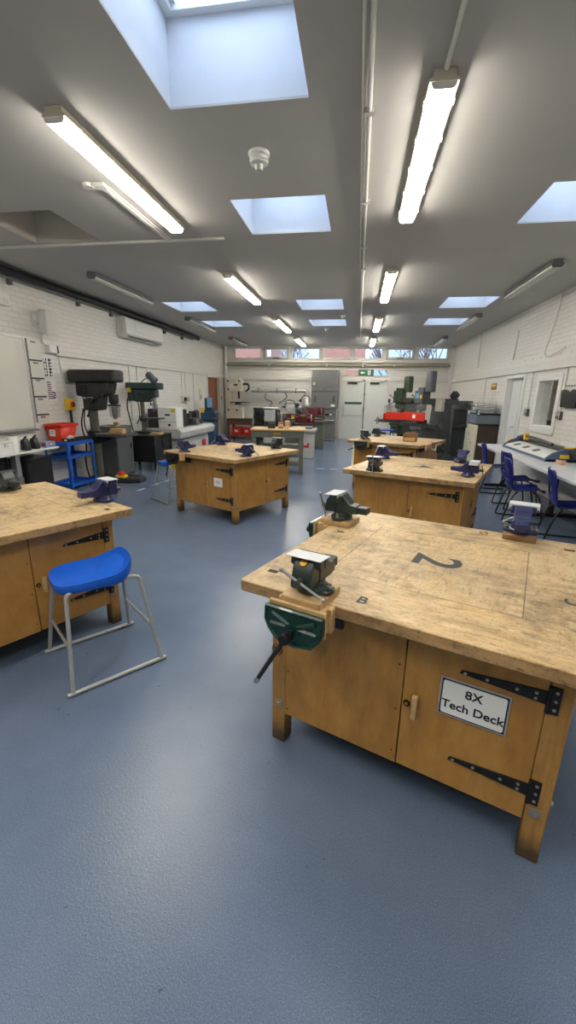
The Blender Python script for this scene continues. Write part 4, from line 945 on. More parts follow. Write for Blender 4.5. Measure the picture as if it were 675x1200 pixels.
# ------------------------------------------------------------------ rear left machines
t = thing('machine_bench', 'red-brown wooden bench holding red crates under the cream bandsaw', 'bench', (-4.12, 15.3, 0))
obj('bench_top', MB().bb(-.5, .5, -.4, .4, .66, .72), 'dgrey', t)
for sx in (-1, 1):
    for sy in (-1, 1): obj('leg', MB().bb(sx*.46-.04, sx*.46+.04, sy*.35-.04, sy*.35+.04, 0, .659), 'redwood', t)
obj('apron', MB().bb(-.42, .42, -.39, -.36, .52, .659), 'redwood', t); obj('bottom_shelf', MB().bb(-.42, .42, -.36, .36, .1, .13), 'redwood', t)
for x, l in ((-.18, 'red plastic crate under the bandsaw bench, on the drill press side'), (.2, 'red plastic crate under the bandsaw bench, on the lathe side')):
    r = thing('storage_crate', l, 'crate', (-4.12+x, 15.15, .131), 0, 'red crates under the bandsaw bench')
    obj('crate_body', MB().prism(rrect(.34, .3, .03), 'z', 0, .26), 'red', r, .004); obj('rim', MB().prism(rrect(.36, .32, .03), 'z', .2605, .285), 'red', r, .004); obj('label_card', MB().bb(-.06, .06, -.153, -.1505, .12, .2), 'paper', r, 0)
t = thing('bandsaw', 'cream bandsaw standing on red-brown bench in the far corner', 'bandsaw', (-4.42, 15.35, .7205))
obj('lower_wheel_box', MB().prism(rrect(.62, .34, .08), 'y', -.14, .14) if False else MB().prism([(-.3, 0), (.3, 0), (.3, .42), (.2, .48), (-.3, .48)], 'y', -.14, .14), 'cream', t, .015, seg=2)
obj('spine', MB().bb(-.3, -.12, -.12, .12, .481, .95), 'cream', t, .01); obj('upper_wheel_box', MB().prism([(-.3, .951), (.25, .951), (.3, 1.05), (.3, 1.32), (.22, 1.4), (-.3, 1.4)], 'y', -.14, .14), 'cream', t, .015, seg=2)
obj('saw_table', MB().bb(-.1, .52, -.3, .22, .56, .585), 'iron', t); obj('table_trunnion', MB().bb(.02, .2, -.1, .1, .4805, .559), 'iron', t); obj('blade_guide', MB().bb(.12, .18, -.05, .02, .70, .95), 'black', t); obj('blade', MB().bb(.145, .155, -.005, .005, .586, .70), 'steel', t, 0)
for x, z in ((-.2, 1.3), (.2, 1.3), (-.2, 1.02), (-.2, .3), (.1, .3)): obj('knob', MB().cyl((x, -.14, z), (x, -.19, z), .03), 'black', t, .003)
obj('warning_sign', MB().bb(-.16, .0, -.1435, -.1405, 1.08, 1.22), 'paper', t, 0); obj('control_plate', MB().bb(-.02, .14, -.1435, -.1405, 1.14, 1.2), 'dgrey', t, 0)
obj('dust_hose', MB().tube(smooth_path([(.3, 0, 1.2), (.5, -.02, 1.22), (.55, -.05, 1.05), (.42, -.05, .95)], 2), .035, 8), 'black', t, 0)

t = thing('shelf_unit', 'light grey open shelf unit with dark shelves behind the olive table', 'shelf unit', (-3.02, 13.6, 0))
obj('case', MB().bb(-.28, -.25, -.2, .2, 0, 1.16).bb(.25, .28, -.2, .2, 0, 1.16).bb(-.249, .249, .17, .2, 0, 1.16).bb(-.28, .28, -.2, .2, 1.161, 1.19), 'lgrey', t)
for z in (.15, .4, .65, .9): obj('shelf_board', MB().bb(-.248, .248, -.19, .168, z, z+.02), 'dgrey', t)
bxm = MB()
for z in (.17, .42, .67, .92):
    for q in range(3): bxm = MB().bb(-.22+q*.15, -.10+q*.15, -.15, .1, z+.001, z+.12); obj('storage_box', bxm, 'black', t)

t = thing('ventilation_duct', 'grey horizontal duct on the end wall ending in a white hose', 'duct', (-2.84, 15.75, 1.72))
obj('main_pipe', MB().cyl((-1.05, 0, 0), (.75, 0, 0), .075, n=16), 'lgrey', t, 0); obj('elbow', MB().tube(smooth_path([(.75, 0, 0), (.93, 0, 0), (1.0, 0, -.06), (1.0, 0, -.2)], 2), .075, 12), 'lgrey', t, 0)
obj('flexible_hose', MB().tube(smooth_path([(1.0, 0, -.2), (1.02, -.05, -.4), (1.05, -.2, -.55)], 2), .08, 12), 'white', t, 0)
for x in (-.8, -.1, .6): obj('duct_clamp', MB().cyl((x-.02, 0, 0), (x+.02, 0, 0), .084, n=16).bb(x-.015, x+.015, .0, .34, .06, .09), 'tgrey', t, .002)
obj('drop_arm', MB().tube(smooth_path([(-.5, 0, -.06), (-.55, -.1, -.3), (-.2, -.2, -.4), (-.3, -.3, -.55)], 1), .03, 8).tube(smooth_path([(.2, 0, -.06), (.3, -.1, -.25), (.0, -.2, -.45)], 1), .03, 8), 'tgrey', t, 0)

def lathe(label, loc, paint, w, zb, pedestal):
    t = thing('lathe', label, 'lathe', loc, 0, 'metal lathes'); h = w/2
    for x0, x1 in ((-h, -h+.42), (h-.32, h)): obj('pedestal', MB().bb(x0, x1, -.25, .25, 0, zb-.12), pedestal, t, .008)
    obj('chip_tray', MB().bb(-h-.05, h+.05, -.33, .3, zb-.119, zb-.05), pedestal, t, .008); obj('splash_back', MB().bb(-h+.3, h-.02, .26, .29, zb-.049, zb+.30), paint, t)
    obj('bed', MB().bb(-h+.3, h-.05, -.13, .13, zb-.049, zb+.08), 'dgrey', t, .006)
    obj('headstock', MB().bb(-h, -h+.36, -.2, .2, zb-.0485, zb+.42), 'dgrey', t, .015, seg=2); obj('gear_cover', MB().bb(-h+.02, -h+.30, -.215, -.2005, zb+.12, zb+.40), 'lgrey', t, .01); obj('top_cover', MB().bb(-h-.02, -h+.34, -.19, .19, zb+.4205, zb+.46), 'lgrey', t, .01)
    obj('chuck', MB().lathe([(.03, .36), (.11, .362), (.12, .40), (.12, .46), (.05, .47)], (-h, 0, zb+.22), 20, 'x'), 'steel', t, .003)
    obj('chuck_guard', MB().bb(-h+.38, -h+.6, -.16, -.15, zb+.1, zb+.36), 'screen', t, 0)
    obj('carriage', MB().bb(-.12, .14, -.24, .14, zb+.081, zb+.14).bb(-.05, .08, -.15, .0, zb+.141, zb+.2).bb(-.1, .1, -.27, -.24, zb-.02, zb+.14), 'iron', t, .006)
    obj('tailstock', MB().bb(h-.42, h-.2, -.1, .1, zb+.081, zb+.28).cyl((h-.5, 0, zb+.22), (h-.42, 0, zb+.22), .03).cyl((h-.2, 0, zb+.22), (h-.1, 0, zb+.22), .025), paint, t, .01)
    w_ = MB(); w_.tube([(h-.09, .08*math.cos(2*PI*q/14), zb+.22+.08*math.sin(2*PI*q/14)) for q in range(14)], .011, 6, True).bb(h-.095, h-.085, -.08, .08, zb+.21, zb+.23); obj('hand_wheel', w_, 'steel', t, 0)
    w_ = MB(); w_.cyl((0, -.27, zb+.06), (0, -.3, zb+.06), .015).tube([(.07*math.cos(2*PI*q/14), -.3, zb+.06+.07*math.sin(2*PI*q/14)) for q in range(14)], .01, 6, True); obj('hand_wheel', w_, 'steel', t, 0)
    obj('lead_screw', MB().cyl((-h+.361, -.16, zb+.0), (h-.05, -.16, zb+.0), .014), 'steel', t, 0); obj('work_lamp', MB().tube(smooth_path([(.1, .2, zb+.45), (.12, .15, zb+.62), (-.08, .0, zb+.66), (-.12, -.06, zb+.55)], 2), .012, 6).cyl((-.12, -.06, zb+.55), (-.15, -.1, zb+.48), .025, .05), 'dgrey', t, 0)
    return t
l1 = lathe('burgundy metal lathe on pale grey pedestals with a red mark, behind olive table', (-1.72, 11.05, 0), 'burg', 1.3, .80, 'lgrey')
for bx in ((.36, .40, .22, .36), (.46, .50, .22, .36), (.40, .46, .27, .31)): pass
r_ = MB(); r_.bb(.36, .41, -.2535, -.2505, .2, .40).bb(.50, .55, -.2535, -.2505, .28, .40).bb(.41, .50, -.2535, -.2505, .28, .34); obj('red_mark', r_, 'rednotice', l1, 0)
obj('clear_chip_guard', MB().bb(.0, .5, -.3, -.29, 1.05, 1.28), 'screen', l1, 0); obj('yellow_label', MB().bb(.08, .16, -.285, -.27, 1.0, 1.1), 'yellow', l1, 0)
l2 = lathe('burgundy metal lathe farther back, its tail end beside the tall grey cabinet', (-1.55, 13.0, 0), 'burg', 1.15, .92, 'tableg')

t = thing('steel_table', 'olive grey steel work table with pale wooden top behind labelled workbench', 'table', (-1.60, 8.78, 0), R(7))
obj('wood_top', MB().bb(-.56, .56, -.36, .36, .885, .915), 'block', t, .004)
obj('drawer_frame', MB().bb(-.53, .53, -.34, .34, .75, .884), 'tableg', t, .005)
obj('name_plate', MB().bb(-.08, .06, -.3455, -.3405, .80, .85), 'brass', t, .001)
for sx in (-1, 1):
    for sy in (-1, 1): obj('leg', MB().bb(sx*.48-.045, sx*.48+.045, sy*.29-.045, sy*.29+.045, 0, .749), 'tableg', t, .004)
obj('lower_shelf', MB().bb(-.43, .43, -.3, .3, .55, .57).bb(-.43, .43, -.31, -.29, .48, .55), 'tableg', t); obj('bottom_shelf', MB().bb(-.43, .43, -.3, .3, .24, .26).bb(-.43, .43, -.31, -.29, .18, .24), 'tableg', t)
for i, (x, m_, w_, h_, l) in enumerate(((-.13, 'dgrey', .14, .11, 'small dark grey tin box on the pale top of olive steel table'), (.06, 'brownblock', .1, .13, 'stack of small brown wooden blocks on the olive steel table'), (.19, 'pinkwood', .09, .16, 'pale orange wooden blocks at end of row on the olive steel table'))):
    b = thing('block_stack' if i else 'tin_box', l, 'blocks' if i else 'box', (-1.60+x*1.0, 8.70+x*.12, .9155), R(7))
    if i: 
        for q in range(3): obj('block_piece', MB().bb(-w_/2, w_/2, -.06, .06, q*h_/3, (q+.96)*h_/3), m_ if q != 1 else 'block', b)
    else: obj('tin', MB().bb(-w_/2, w_/2, -.06, .06, 0, h_*.7), m_, b); obj('lid', MB().bb(-w_/2-.004, w_/2+.004, -.064, .064, h_*.701, h_), m_, b)

# ------------------------------------------------------------------ left wall machines
t = thing('drill_press', 'large charcoal floor drill press beside the blue trolley', 'drill press', (-4.68, 7.1, 0))
obj('base', MB().prism([(-.12, -.19), (.66, -.19), (.86, -.12), (.86, .14), (.66, .24), (-.12, .24)], 'z', 0, .085), 'dgrey', t, .015, seg=2)
obj('base_slot', MB().bb(.2, .75, -.12, -.08, .0855, .092).bb(.2, .75, .08, .12, .0855, .092), 'iron', t)
obj('column', MB().cyl((0, 0, .086), (0, 0, 1.4), .078, n=24), 'tableg', t, 0)
obj('head_casting', MB().prism([(-.09, 1.27), (.18, 1.27), (.22, 1.42), (.24, 1.52), (.38, 1.55), (.44, 1.75), (-.2, 1.75), (-.2, 1.52), (-.09, 1.5)], 'y', -.15, .15), 'dgrey', t, .025, seg=2)
obj('belt_cover', MB().prism([(.60, -.06), (.56, -.15), (.45, -.18), (.1, -.2), (-.25, -.19), (-.34, -.13), (-.36, 0), (-.34, .13), (-.25, .19), (.1, .2), (.45, .18), (.56, .15), (.60, .06)], 'z', 1.751, 1.955), 'dgrey', t, .04, seg=3)
obj('motor', MB().cyl((-.38, 0, 1.40), (-.38, 0, 1.75), .11, n=20), 'dgrey', t, .01) if False else None
obj('spindle_nose', MB().lathe([(.06, 1.38), (.085, 1.42), (.085, 1.54), (.095, 1.549)], (.42, 0, 0), 20), 'dgrey', t, .004)
obj('depth_ring', MB().lathe([(.11, 1.35), (.11, 1.375)], (.42, 0, 0), 20), 'black', t, .002); obj('chuck', MB().lathe([(.02, 1.12), (.04, 1.14), (.055, 1.25), (.055, 1.34)], (.42, 0, 0), 18), 'steel', t, .002)
obj('clear_guard', MB().lathe([(.085, 1.16), (.10, 1.345)], (.42, 0, 0), 20), 'screen', t, 0)
fh = MB().cyl((.1, -.15, 1.44), (.1, -.22, 1.44), .05)
for q in range(3): a = R(20+120*q); fh.cyl((.1, -.2, 1.44), (.1+.26*math.cos(a), -.24, 1.44+.26*math.sin(a)), .011, n=8).ball((.1+.26*math.cos(a), -.24, 1.44+.26*math.sin(a)), .026, 6)
obj('feed_handle', fh, 'black', t, .002); obj('control_panel', MB().bb(-.15, .02, -.165, -.151, 1.55, 1.7), 'black', t); obj('switch_plate', MB().bb(-.05, .12, -.17, -.151, 1.47, 1.50), 'lgrey', t)
obj('table_bracket', MB().prism([(-.1, .66), (.2, .72), (.42, .78), (.42, .82), (-.1, .9)], 'y', -.1, .1).cyl((0, 0, .68), (0, 0, .92), .11, n=20), 'dgrey', t, .008)
obj('drill_table', MB().prism(rrect(.6, .56, .12, 6, .42, 0), 'z', .825, .875), 'iron', t, .008)
obj('table_crank', MB().cyl((0, -.11, .8), (0, -.2, .8), .014).cyl((0, -.2, .8), (.1, -.2, .72), .01), 'black', t, .001)
obj('power_cable', MB().tube(smooth_path([(-.12, -.1, 1.3), (-.16, -.17, 1.0), (-.08, -.16, .7), (-.15, -.18, .35), (-.05, -.22, .03)], 2), .014, 6).tube(smooth_path([(-.08, -.12, 1.3), (-.1, -.17, 1.0), (.0, -.15, .75)], 2), .012, 6), 'black', t, 0)
sb = obj('stop_pedal', MB().bb(.42, .60, -.2, -.06, .0925, .14), 'yellow', t, .006); obj('red_button', MB().lathe([(.06, .1405), (.075, .155), (.07, .18), (.03, .195)], (.51, -.13, 0), 18), 'red', sb, 0)
t = thing('wooden_block', 'pale block of wood on the table of the large charcoal drill press', 'block', (-4.22, 7.06, .8755))
obj('block_body', MB().bb(-.13, .13, -.07, .07, 0, .045), 'block', t, .004); obj('upper_board', MB().bb(-.11, .13, -.06, .06, .0455, .085), 'block', t, .004)
t = thing('steel_cabinet', 'grey steel cabinet between the charcoal drill press and the black desk', 'cabinet', (-4.72, 7.72, 0))
obj('cabinet_body', MB().bb(-.26, .24, -.3, .3, .02, .955), 'mgrey', t, .004); obj('cabinet_door', MB().bb(.2405, .25, -.28, .28, .04, .935), 'mgrey', t, .003); obj('door_handle', MB().bb(.2505, .27, .18, .2, .5, .6), 'black', t); obj('plinth', MB().bb(-.25, .23, -.29, .29, 0, .019), 'black', t)
t = thing('wooden_block', 'small wooden offcuts on top of the grey steel cabinet', 'block', (-4.62, 7.6, .9555))
obj('block_body', MB().bb(-.1, .1, -.06, .1, 0, .03), 'block', t); obj('offcut', MB().bb(.02, .12, -.03, .05, .0305, .075), 'block', t)
t = thing('metal_desk', 'black steel desk carrying the green bench drill press', 'desk', (-4.50, 8.6, 0))
obj('desk_top', MB().bb(-.45, .42, -.42, .42, .695, .73), 'black', t, .004)
for sx in (-1, 1):
    for sy in (-1, 1): obj('leg', MB().bb(sx*.39-.025, sx*.39+.025, sy*.39-.025, sy*.39+.025, 0, .694), 'black', t)
obj('front_panel', MB().bb(.37, .385, -.36, .36, .18, .694), 'black', t); obj('side_panel', MB().bb(-.36, .36, -.41, -.395, .18, .694), 'black', t); obj('drawer', MB().bb(.386, .4, .0, .35, .45, .66), 'black', t)
obj('keyhole', MB().cyl((.4, .05, .6), (.404, .05, .6), .01), 'steel', t, 0)
t = thing('drill_press', 'green bench drill press with grey work lamp on the black desk', 'drill press', (-4.62, 8.80, .7305))
obj('base', MB().bb(-.16, .3, -.16, .16, 0, .04), 'pgreen', t, .01); obj('column', MB().cyl((0, 0, .0405), (0, 0, .75), .045, n=20), 'tableg', t, 0)
obj('head_casting', MB().prism([(-.12, .66), (.18, .66), (.26, .75), (.36, .76), (.36, .92), (-.14, .92)], 'y', -.1, .1), 'pgreen', t, .02, seg=2)
obj('belt_cover', MB().prism(rrect(.84, .28, .13, 6, .08, 0), 'z', .921, 1.06), 'pgreen', t, .03, seg=3)
obj('motor', MB().cyl((-.22, -.02, .68), (-.22, -.02, .92), .085, n=18), 'pgreen', t, .008)
obj('quill', MB().cyl((.29, 0, .60), (.29, 0, .759), .04).cyl((.29, 0, .50), (.29, 0, .60), .026, .03), 'steel', t, 0); obj('clear_guard', MB().lathe([(.05, .46), (.065, .62)], (.29, 0, 0), 16), 'screen', t, 0)
fh = MB()
for q in range(3): a = R(50+120*q); fh.cyl((.22, -.1, .80), (.22+.2*math.cos(a), -.17, .80+.2*math.sin(a)), .009, n=8).ball((.22+.2*math.cos(a), -.17, .80+.2*math.sin(a)), .02, 6)
obj('feed_handle', fh, 'black', t, 0); obj('drill_table', MB().cyl((0, 0, .24), (0, 0, .36), .07).bb(.0, .44, -.14, .14, .30, .33), 'iron', t, .004)
obj('work_lamp', MB().tube(smooth_path([(.0, .0, 1.05), (.1, -.05, 1.12), (.22, -.05, 1.18)], 2), .012, 6).cyl((.2, -.05, 1.24), (.36, -.05, 1.08), .07, .085, 16), 'mgrey', t, .004)
obj('yellow_label', MB().bb(-.3, -.2, -.143, -.1405, .94, 1.0) , 'yellow', t, 0) if False else obj('isolator', MB().bb(-.25, -.17, -.16, -.125, .86, .95), 'yellow', t, .004)
obj('power_cable', MB().tube(smooth_path([(-.2, -.12, .9), (-.26, -.2, .6), (-.2, -.2, .3), (-.14, -.2, .02)], 2), .014, 6).tube(smooth_path([(-.05, -.1, .7), (.02, -.16, .35), (-.08, -.14, .2)], 2), .01, 6), 'black', t, 0)
t = thing('wooden_board', 'short pale boards lying on the black desk under the green drill press', 'board', (-4.19, 8.5, .7305), R(0))
obj('board_piece', MB().bb(-.12, .12, -.1, .1, 0, .022), 'block', t); obj('board_piece', MB().bb(-.1, .12, -.08, .1, .0225, .045), 'block', t)
t = thing('foot_switch', 'orange-red mushroom stop button on a yellow box beside the far blue stool', 'stop button', (-4.0, 8.78, 0))
t.location = (-3.95, 8.75, 0)
obj('switch_box', MB().bb(-.06, .06, -.06, .06, .0, .13), 'yellow', t, .006); obj('red_button', MB().lathe([(.05, .1305), (.065, .15), (.06, .18), (.02, .195)], n=16), 'orange', t, 0)

t = thing('lathe', 'small white-ended bench lathe on a long grey cabinet by the white wall', 'lathe', (-4.45, 10.6, 0), 0, 'metal lathes')
obj('cabinet', MB().bb(-.4, .3, -1.1, 1.0, .0, .55), 'lgrey', t, .008); obj('cabinet_tray', MB().prism([(-.45, .78), (.38, .78), (.46, .70), (.42, .551), (-.45, .551)], 'y', -1.22, 1.15), 'lgrey', t, .012, seg=2)
obj('cabinet_door', MB().bb(.301, .312, -.9, -.1, .06, .5), 'lgrey', t); obj('red_mark', MB().bb(.313, .316, .5, .75, .2, .38), 'rednotice', t, 0)
obj('end_cover', MB().bb(-.16, .30, -1.12, -.72, .7805, 1.26), 'white', t, .02, seg=2); obj('cover_line', MB().bb(-.15, .29, -1.123, -1.1205, .93, .936), 'tgrey', t, 0); obj('maker_plate', MB().bb(.02, .14, -1.124, -1.1205, 1.07, 1.11), 'dgrey', t, 0); obj('yellow_label', MB().bb(.18, .28, -1.124, -1.1205, 1.15, 1.22), 'yellow', t, 0)
obj('end_knob', MB().cyl((.12, -1.12, .86), (.12, -1.14, .86), .03), 'black', t, 0)
obj('headstock', MB().bb(-.14, .26, -.719, -.38, .7805, 1.2), 'dgrey', t, .015, seg=2); obj('chuck', MB().lathe([(.04, -.38), (.11, -.378), (.115, -.30), (.05, -.28)], (.06, 0, 1.06), 20, 'y'), 'steel', t, .003)
obj('bed', MB().bb(-.06, .2, -.379, .9, .781, .9), 'dgrey', t, .006); obj('carriage', MB().bb(-.1, .32, -.1, .2, .9005, .97).bb(.02, .18, -.0, .12, .9705, 1.08).bb(.28, .34, -.08, .18, .8, .90), 'iron', t, .006)
obj('tailstock', MB().bb(-.04, .18, .45, .7, .9005, 1.12).cyl((.06, .35, 1.06), (.06, .45, 1.06), .03), 'dgrey', t, .01)
w_ = MB(); w_.tube([(.06+.08*math.cos(2*PI*q/14), .76, 1.06+.08*math.sin(2*PI*q/14)) for q in range(14)], .012, 6, True).bb(-.02, .14, .755, .765, 1.05, 1.07).cyl((.06, .7, 1.06), (.06, .76, 1.06), .02); obj('hand_wheel', w_, 'dgrey', t, 0)
w_ = MB(); w_.tube([(.37, .05+.08*math.cos(2*PI*q/14), .86+.08*math.sin(2*PI*q/14)) for q in range(14)], .012, 6, True).cyl((.34, .05, .86), (.37, .05, .86), .02).bb(.365, .375, -.03, .13, .85, .87); obj('hand_wheel', w_, 'steel', t, 0)
obj('motor_box', MB().bb(-.42, -.17, -1.1, -.4, .7805, 1.22), 'dgrey', t, .01)
t = thing('linishing_machine', 'blue-green belt sanding machine standing in the corner past grey lathe cabinet', 'machine', (-4.68, 13.2, 0))
obj('pedestal', MB().prism([(-.24, 0), (.26, 0), (.2, .75), (-.2, .75)], 'y', -.2, .2), 'teal', t, .02, seg=2); obj('machine_body', MB().bb(-.22, .26, -.18, .18, .751, 1.08), 'teal', t, .03, seg=2); obj('belt_arm', MB().bb(-.1, .12, -.1, .1, 1.081, 1.44), 'teal', t, .03, seg=2)
obj('top_guard', MB().bb(.0, .16, -.13, -.101, 1.15, 1.46), 'lblue', t, .01); obj('work_rest', MB().bb(.14, .36, -.22, .1, .95, .98), 'iron', t); obj('hand_wheel', MB().tube([(.3+.09*math.cos(2*PI*q/14), -.24, .82+.09*math.sin(2*PI*q/14)) for q in range(14)], .013, 6, True).cyl((.25, -.24, .82), (.3, -.18, .82), .02).bb(.21, .39, -.245, -.235, .81, .83), 'iron', t, 0)
obj('yellow_isolator', MB().bb(-.2, -.08, -.22, -.181, 1.0, 1.14) , 'yellow', t)

# left wall fixtures
def onwall(y, z): return (XL+.001, y, z)
t = thing('air_conditioner', 'white wall air conditioner mounted high on the painted brick wall', 'air conditioner', (XL+.001, 9.8, 2.905))
obj('case', MB().prism([(0, -.2), (.14, -.2), (.21, -.12), (.22, .05), (.2, .17), (.16, .2), (0, .2)], 'y', -1.02, .72), 'white', t, .012, seg=2); obj('front_panel', MB().prism([(.221, .04), (.224, -.06), (.23, -.06), (.228, .06), (.212, .17), (.206, .165)], 'y', -.65, .68), 'white', t, .003); obj('louvre', MB().box((.185, -.15, -.165), (.1, 1.5, .012), (0, R(35), 0)), 'tgrey', t, .002)
obj('end_grille', MB().bb(.05, .15, -1.026, -1.021, -.14, .12), 'trunk', t)
t = thing('loudspeaker', 'white loudspeaker angled on a wall bracket above the whiteboard', 'loudspeaker', (XL+.001, 6.42, 2.62))
sp2 = MB(); sp2.X = Matrix.Translation((.2, .02, .0)) @ Euler((0, R(8), R(-28))).to_matrix().to_4x4(); sp2.prism([(-.09, -.11), (.09, -.08), (.09, .12), (-.09, .13)], 'z', -.17, .17); obj('cabinet', sp2, 'white', t, .015, seg=2)
sp2 = MB(); sp2.X = Matrix.Translation((.2, .02, .0)) @ Euler((0, R(8), R(-28))).to_matrix().to_4x4(); sp2.prism([(.0905, -.07), (.096, -.065), (.096, .105), (.0905, .11)], 'z', -.15, .15); obj('grille', sp2, 'trunk', t, .004)
obj('bracket', MB().bb(0, .02, -.09, .0, -.06, .12).cyl((.01, -.04, .02), (.13, .0, .0), .03), 'white', t, .004); obj('cable', MB().tube(smooth_path([(.1, -.02, -.12), (.06, .0, -.25), (.03, .06, -.28), (.03, .09, -.3)], 2), .012, 6), 'white', t, 0)
t = thing('sensor_box', 'white box on the brick wall at picture edge, level with the loudspeaker', 'sensor', (XL+.001, 5.76, 2.83))
obj('case', MB().bb(0, .09, -.12, .08, -.09, .09), 'white', t, .012, seg=2); obj('lens', MB().bb(.091, .1, -.05, .05, -.06, .0), 'trunk', t, .004)
t = thing('trunking_end_box', 'white end box where the long wall trunking starts near the whiteboard', 'box', (XL+.001, 6.66, 2.25))
obj('box_body', MB().bb(0, .09, -.12, .088, -.06, .06), 'white', t, .004); obj('dark_end', MB().bb(.0905, .095, .05, .087, -.058, .058), 'black', t)
t = thing('whiteboard', 'large whiteboard on the wall above white desk, grey strip of boxes beside it', 'whiteboard', (XL+.001, 5.0, 1.69))
obj('board_surface', MB().bb(0, .018, -1.3, 1.05, -.66, .65), 'board', t); obj('frame', MB().bb(.0185, .028, -1.3, 1.07, .6505, .675).bb(.0185, .028, -1.3, 1.07, -.69, -.6605).bb(.0185, .026, 1.05, 1.07, -.66, .65), 'alu', t); obj('pen_tray', MB().bb(.0285, .09, -1.3, 1.07, -.70, -.68), 'tgrey', t)
t = thing('planner_strip', 'white planner strip of five black-lined boxes at end of the whiteboard', 'planner', (XL+.001, 6.27, 1.72))
obj('strip_panel', MB().bb(0, .02, -.15, .14, -.62, .64), 'board', t)
ln = MB().bb(.0205, .023, -.15, -.135, -.62, .64)
for z in (.33, .06, -.22, -.5): ln.bb(.0205, .023, -.1345, .14, z-.012, z+.012)
obj('black_lines', ln, 'black', t, 0)
hd = MB()
for z in (.60, .29, .03, -.26, -.54): hd.bb(.0205, .0225, -.06, .05, z-.012, z+.012)
obj('headings', hd, 'tgrey', t, 0)
t = thing('notice', 'paper notice with two columns of black blocks beside the planner strip', 'notice', (XL+.001, 6.55, 1.96))
obj('sheet', MB().bb(0, .004, -.1, .1, -.15, .15), 'paper', t, 0); q_ = MB()
for r in range(6):
    q_.bb(.0045, .006, -.09, -.06-.02*(r % 2), -.14+r*.048, -.105+r*.048); q_.bb(.0045, .006, -.045, -.02, -.14+r*.048, -.10+r*.048); q_.bb(.0045, .006, .02, .05+.01*(r % 3), -.14+r*.048, -.10+r*.048); q_.bb(.0045, .006, .065, .09, -.13+r*.048, -.11+r*.048)
obj('black_blocks', q_, 'ink', t, 0)
t = thing('notice', 'paper notice with purple text lines below the black block notice', 'notice', (XL+.001, 6.56, 1.6))
obj('sheet', MB().bb(0, .004, -.1, .12, -.17, .15), 'paper', t, 0); q_ = MB()
for r in range(9): q_.bb(.0045, .006, -.085, .02+.025*(r % 3) if r > 4 else -.0+.01*(r % 2), .12-r*.032, .138-r*.032)
for r in range(3): q_.bb(.0045, .006, .03, .1, -.05-r*.035, -.03-r*.035)
obj('text_lines', q_, 'purple', t, 0)
t = thing('isolator_switch', 'yellow isolator switch with red knob on wall behind the red crate', 'switch', (XL+.001, 6.93, 1.37))
obj('enclosure', MB().bb(0, .09, -.085, .085, -.1, .1), 'yellow', t, .01); obj('rotary_knob', MB().cyl((.0905, 0, 0), (.12, 0, 0), .045), 'red', t, .003); obj('cable_gland', MB().cyl((.045, 0, -.101), (.045, 0, -.4), .022), 'black', t, 0)
obj('knob_bar', MB().bb(.1205, .135, -.012, .012, -.04, .04), 'black', t)
wc_('wall conduit dropping from the trunking to the yellow isolator switch', [(XL+.016, 6.82, 2.158), (XL+.016, 6.93, 1.48)])
for y, zb, l in ((9.1, .97, 'wall conduit from trunking down behind the green drill press'), (9.45, .97, 'second wall conduit from trunking beside the green drill press'), (9.95, .97, 'third wall conduit beside the green drill press, next to the lathe'),
              (12.0, 1.5, 'wall conduit dropping to the cream socket box above the small lathe'), (12.25, 1.5, 'second conduit dropping to the cream socket box above the small lathe'), (12.9, .6, 'wall conduit on the drill press side of the brown door'), (15.7, .6, 'wall conduit between the brown door and the room corner')):
    wc_(l, [(XL+.013, y, 2.158), (XL+.013, y, zb)], .011)
t = thing('socket_box', 'cream socket box on the wall above the small lathe', 'socket', (XL+.001, 12.15, 1.42))
obj('box_body', MB().bb(0, .08, -.25, .28, -.08, .08), 'cream', t, .006); obj('plug', MB().bb(.081, .13, -.2, -.1, -.05, .05), 'dgrey', t); obj('plug', MB().bb(.081, .13, .08, .18, -.05, .05), 'cream', t)
for y, z, l in ((13.5, 1.55, 'small white notice on the wall just before the brown door'), (15.62, 1.5, 'small white notice on the wall between the brown door and corner')):
    t = thing('wall_notice', l, 'notice', (XL+.026, y, z), 0, 'small notices by the brown door')
    obj('plate', MB().bb(-.025, .0, -.09, .09, -.18, .18), 'cream', t, .003); obj('dark_print', MB().bb(.0005, .002, -.05, .05, -.14, -.01), 'tgrey', t, 0)

# ------------------------------------------------------------------ blue trolley, crate, tray
t = thing('trolley', 'bright blue three-shelf steel trolley in front of the charcoal drill press', 'trolley', (-4.79, 6.50, 0), R(-4))
hx, hy = .225, .315
for sx in (-1, 1):
    for sy in (-1, 1):
        g = MB(); x, y = sx*hx, sy*hy
        g.bb(*sorted((x, x-sx*.045)), *sorted((y, y-sy*.005)), .03, .775).bb(*sorted((x, x-sx*.005)), *sorted((y-sy*.0055, y-sy*.045)), .03, .775)
        lg = obj('corner_post', g, 'trolley', t, .002); obj('foot', MB().cyl((x-sx*.02, y-sy*.02, 0), (x-sx*.02, y-sy*.02, .0295), .02), 'black', lg, .002)
for z in (.06, .53, .745):
    sh = MB(); a, b = hx-.006, hy-.006; sh.bb(-a, a, -b, b, z-.01, z-.007); sh.bb(-a, a, -b, -b+.004, z-.0065, z+.045).bb(-a, a, b-.004, b, z-.0065, z+.045).bb(-a, -a+.004, -b+.0045, b-.0045, z-.0065, z+.045).bb(a-.004, a, -b+.0045, b-.0045, z-.0065, z+.045)
    if z > .7: sh.bb(-a, a, -b, b, z+.0455, z+.049)
    obj('shelf', sh, 'trolley', t, .001)
t = thing('storage_crate', 'large red plastic crate with white paper label on the blue trolley', 'crate', (-4.83, 6.41, .795), R(-4))
cr = MB(); bw_, bd_, h_ = .115, .155, .27
bot = [(-.125, -.16), (.10, -.16), (.10, .16), (-.125, .16)]; topp = [(-.15, -.18), (.13, -.18), (.13, .2), (-.15, .2)]
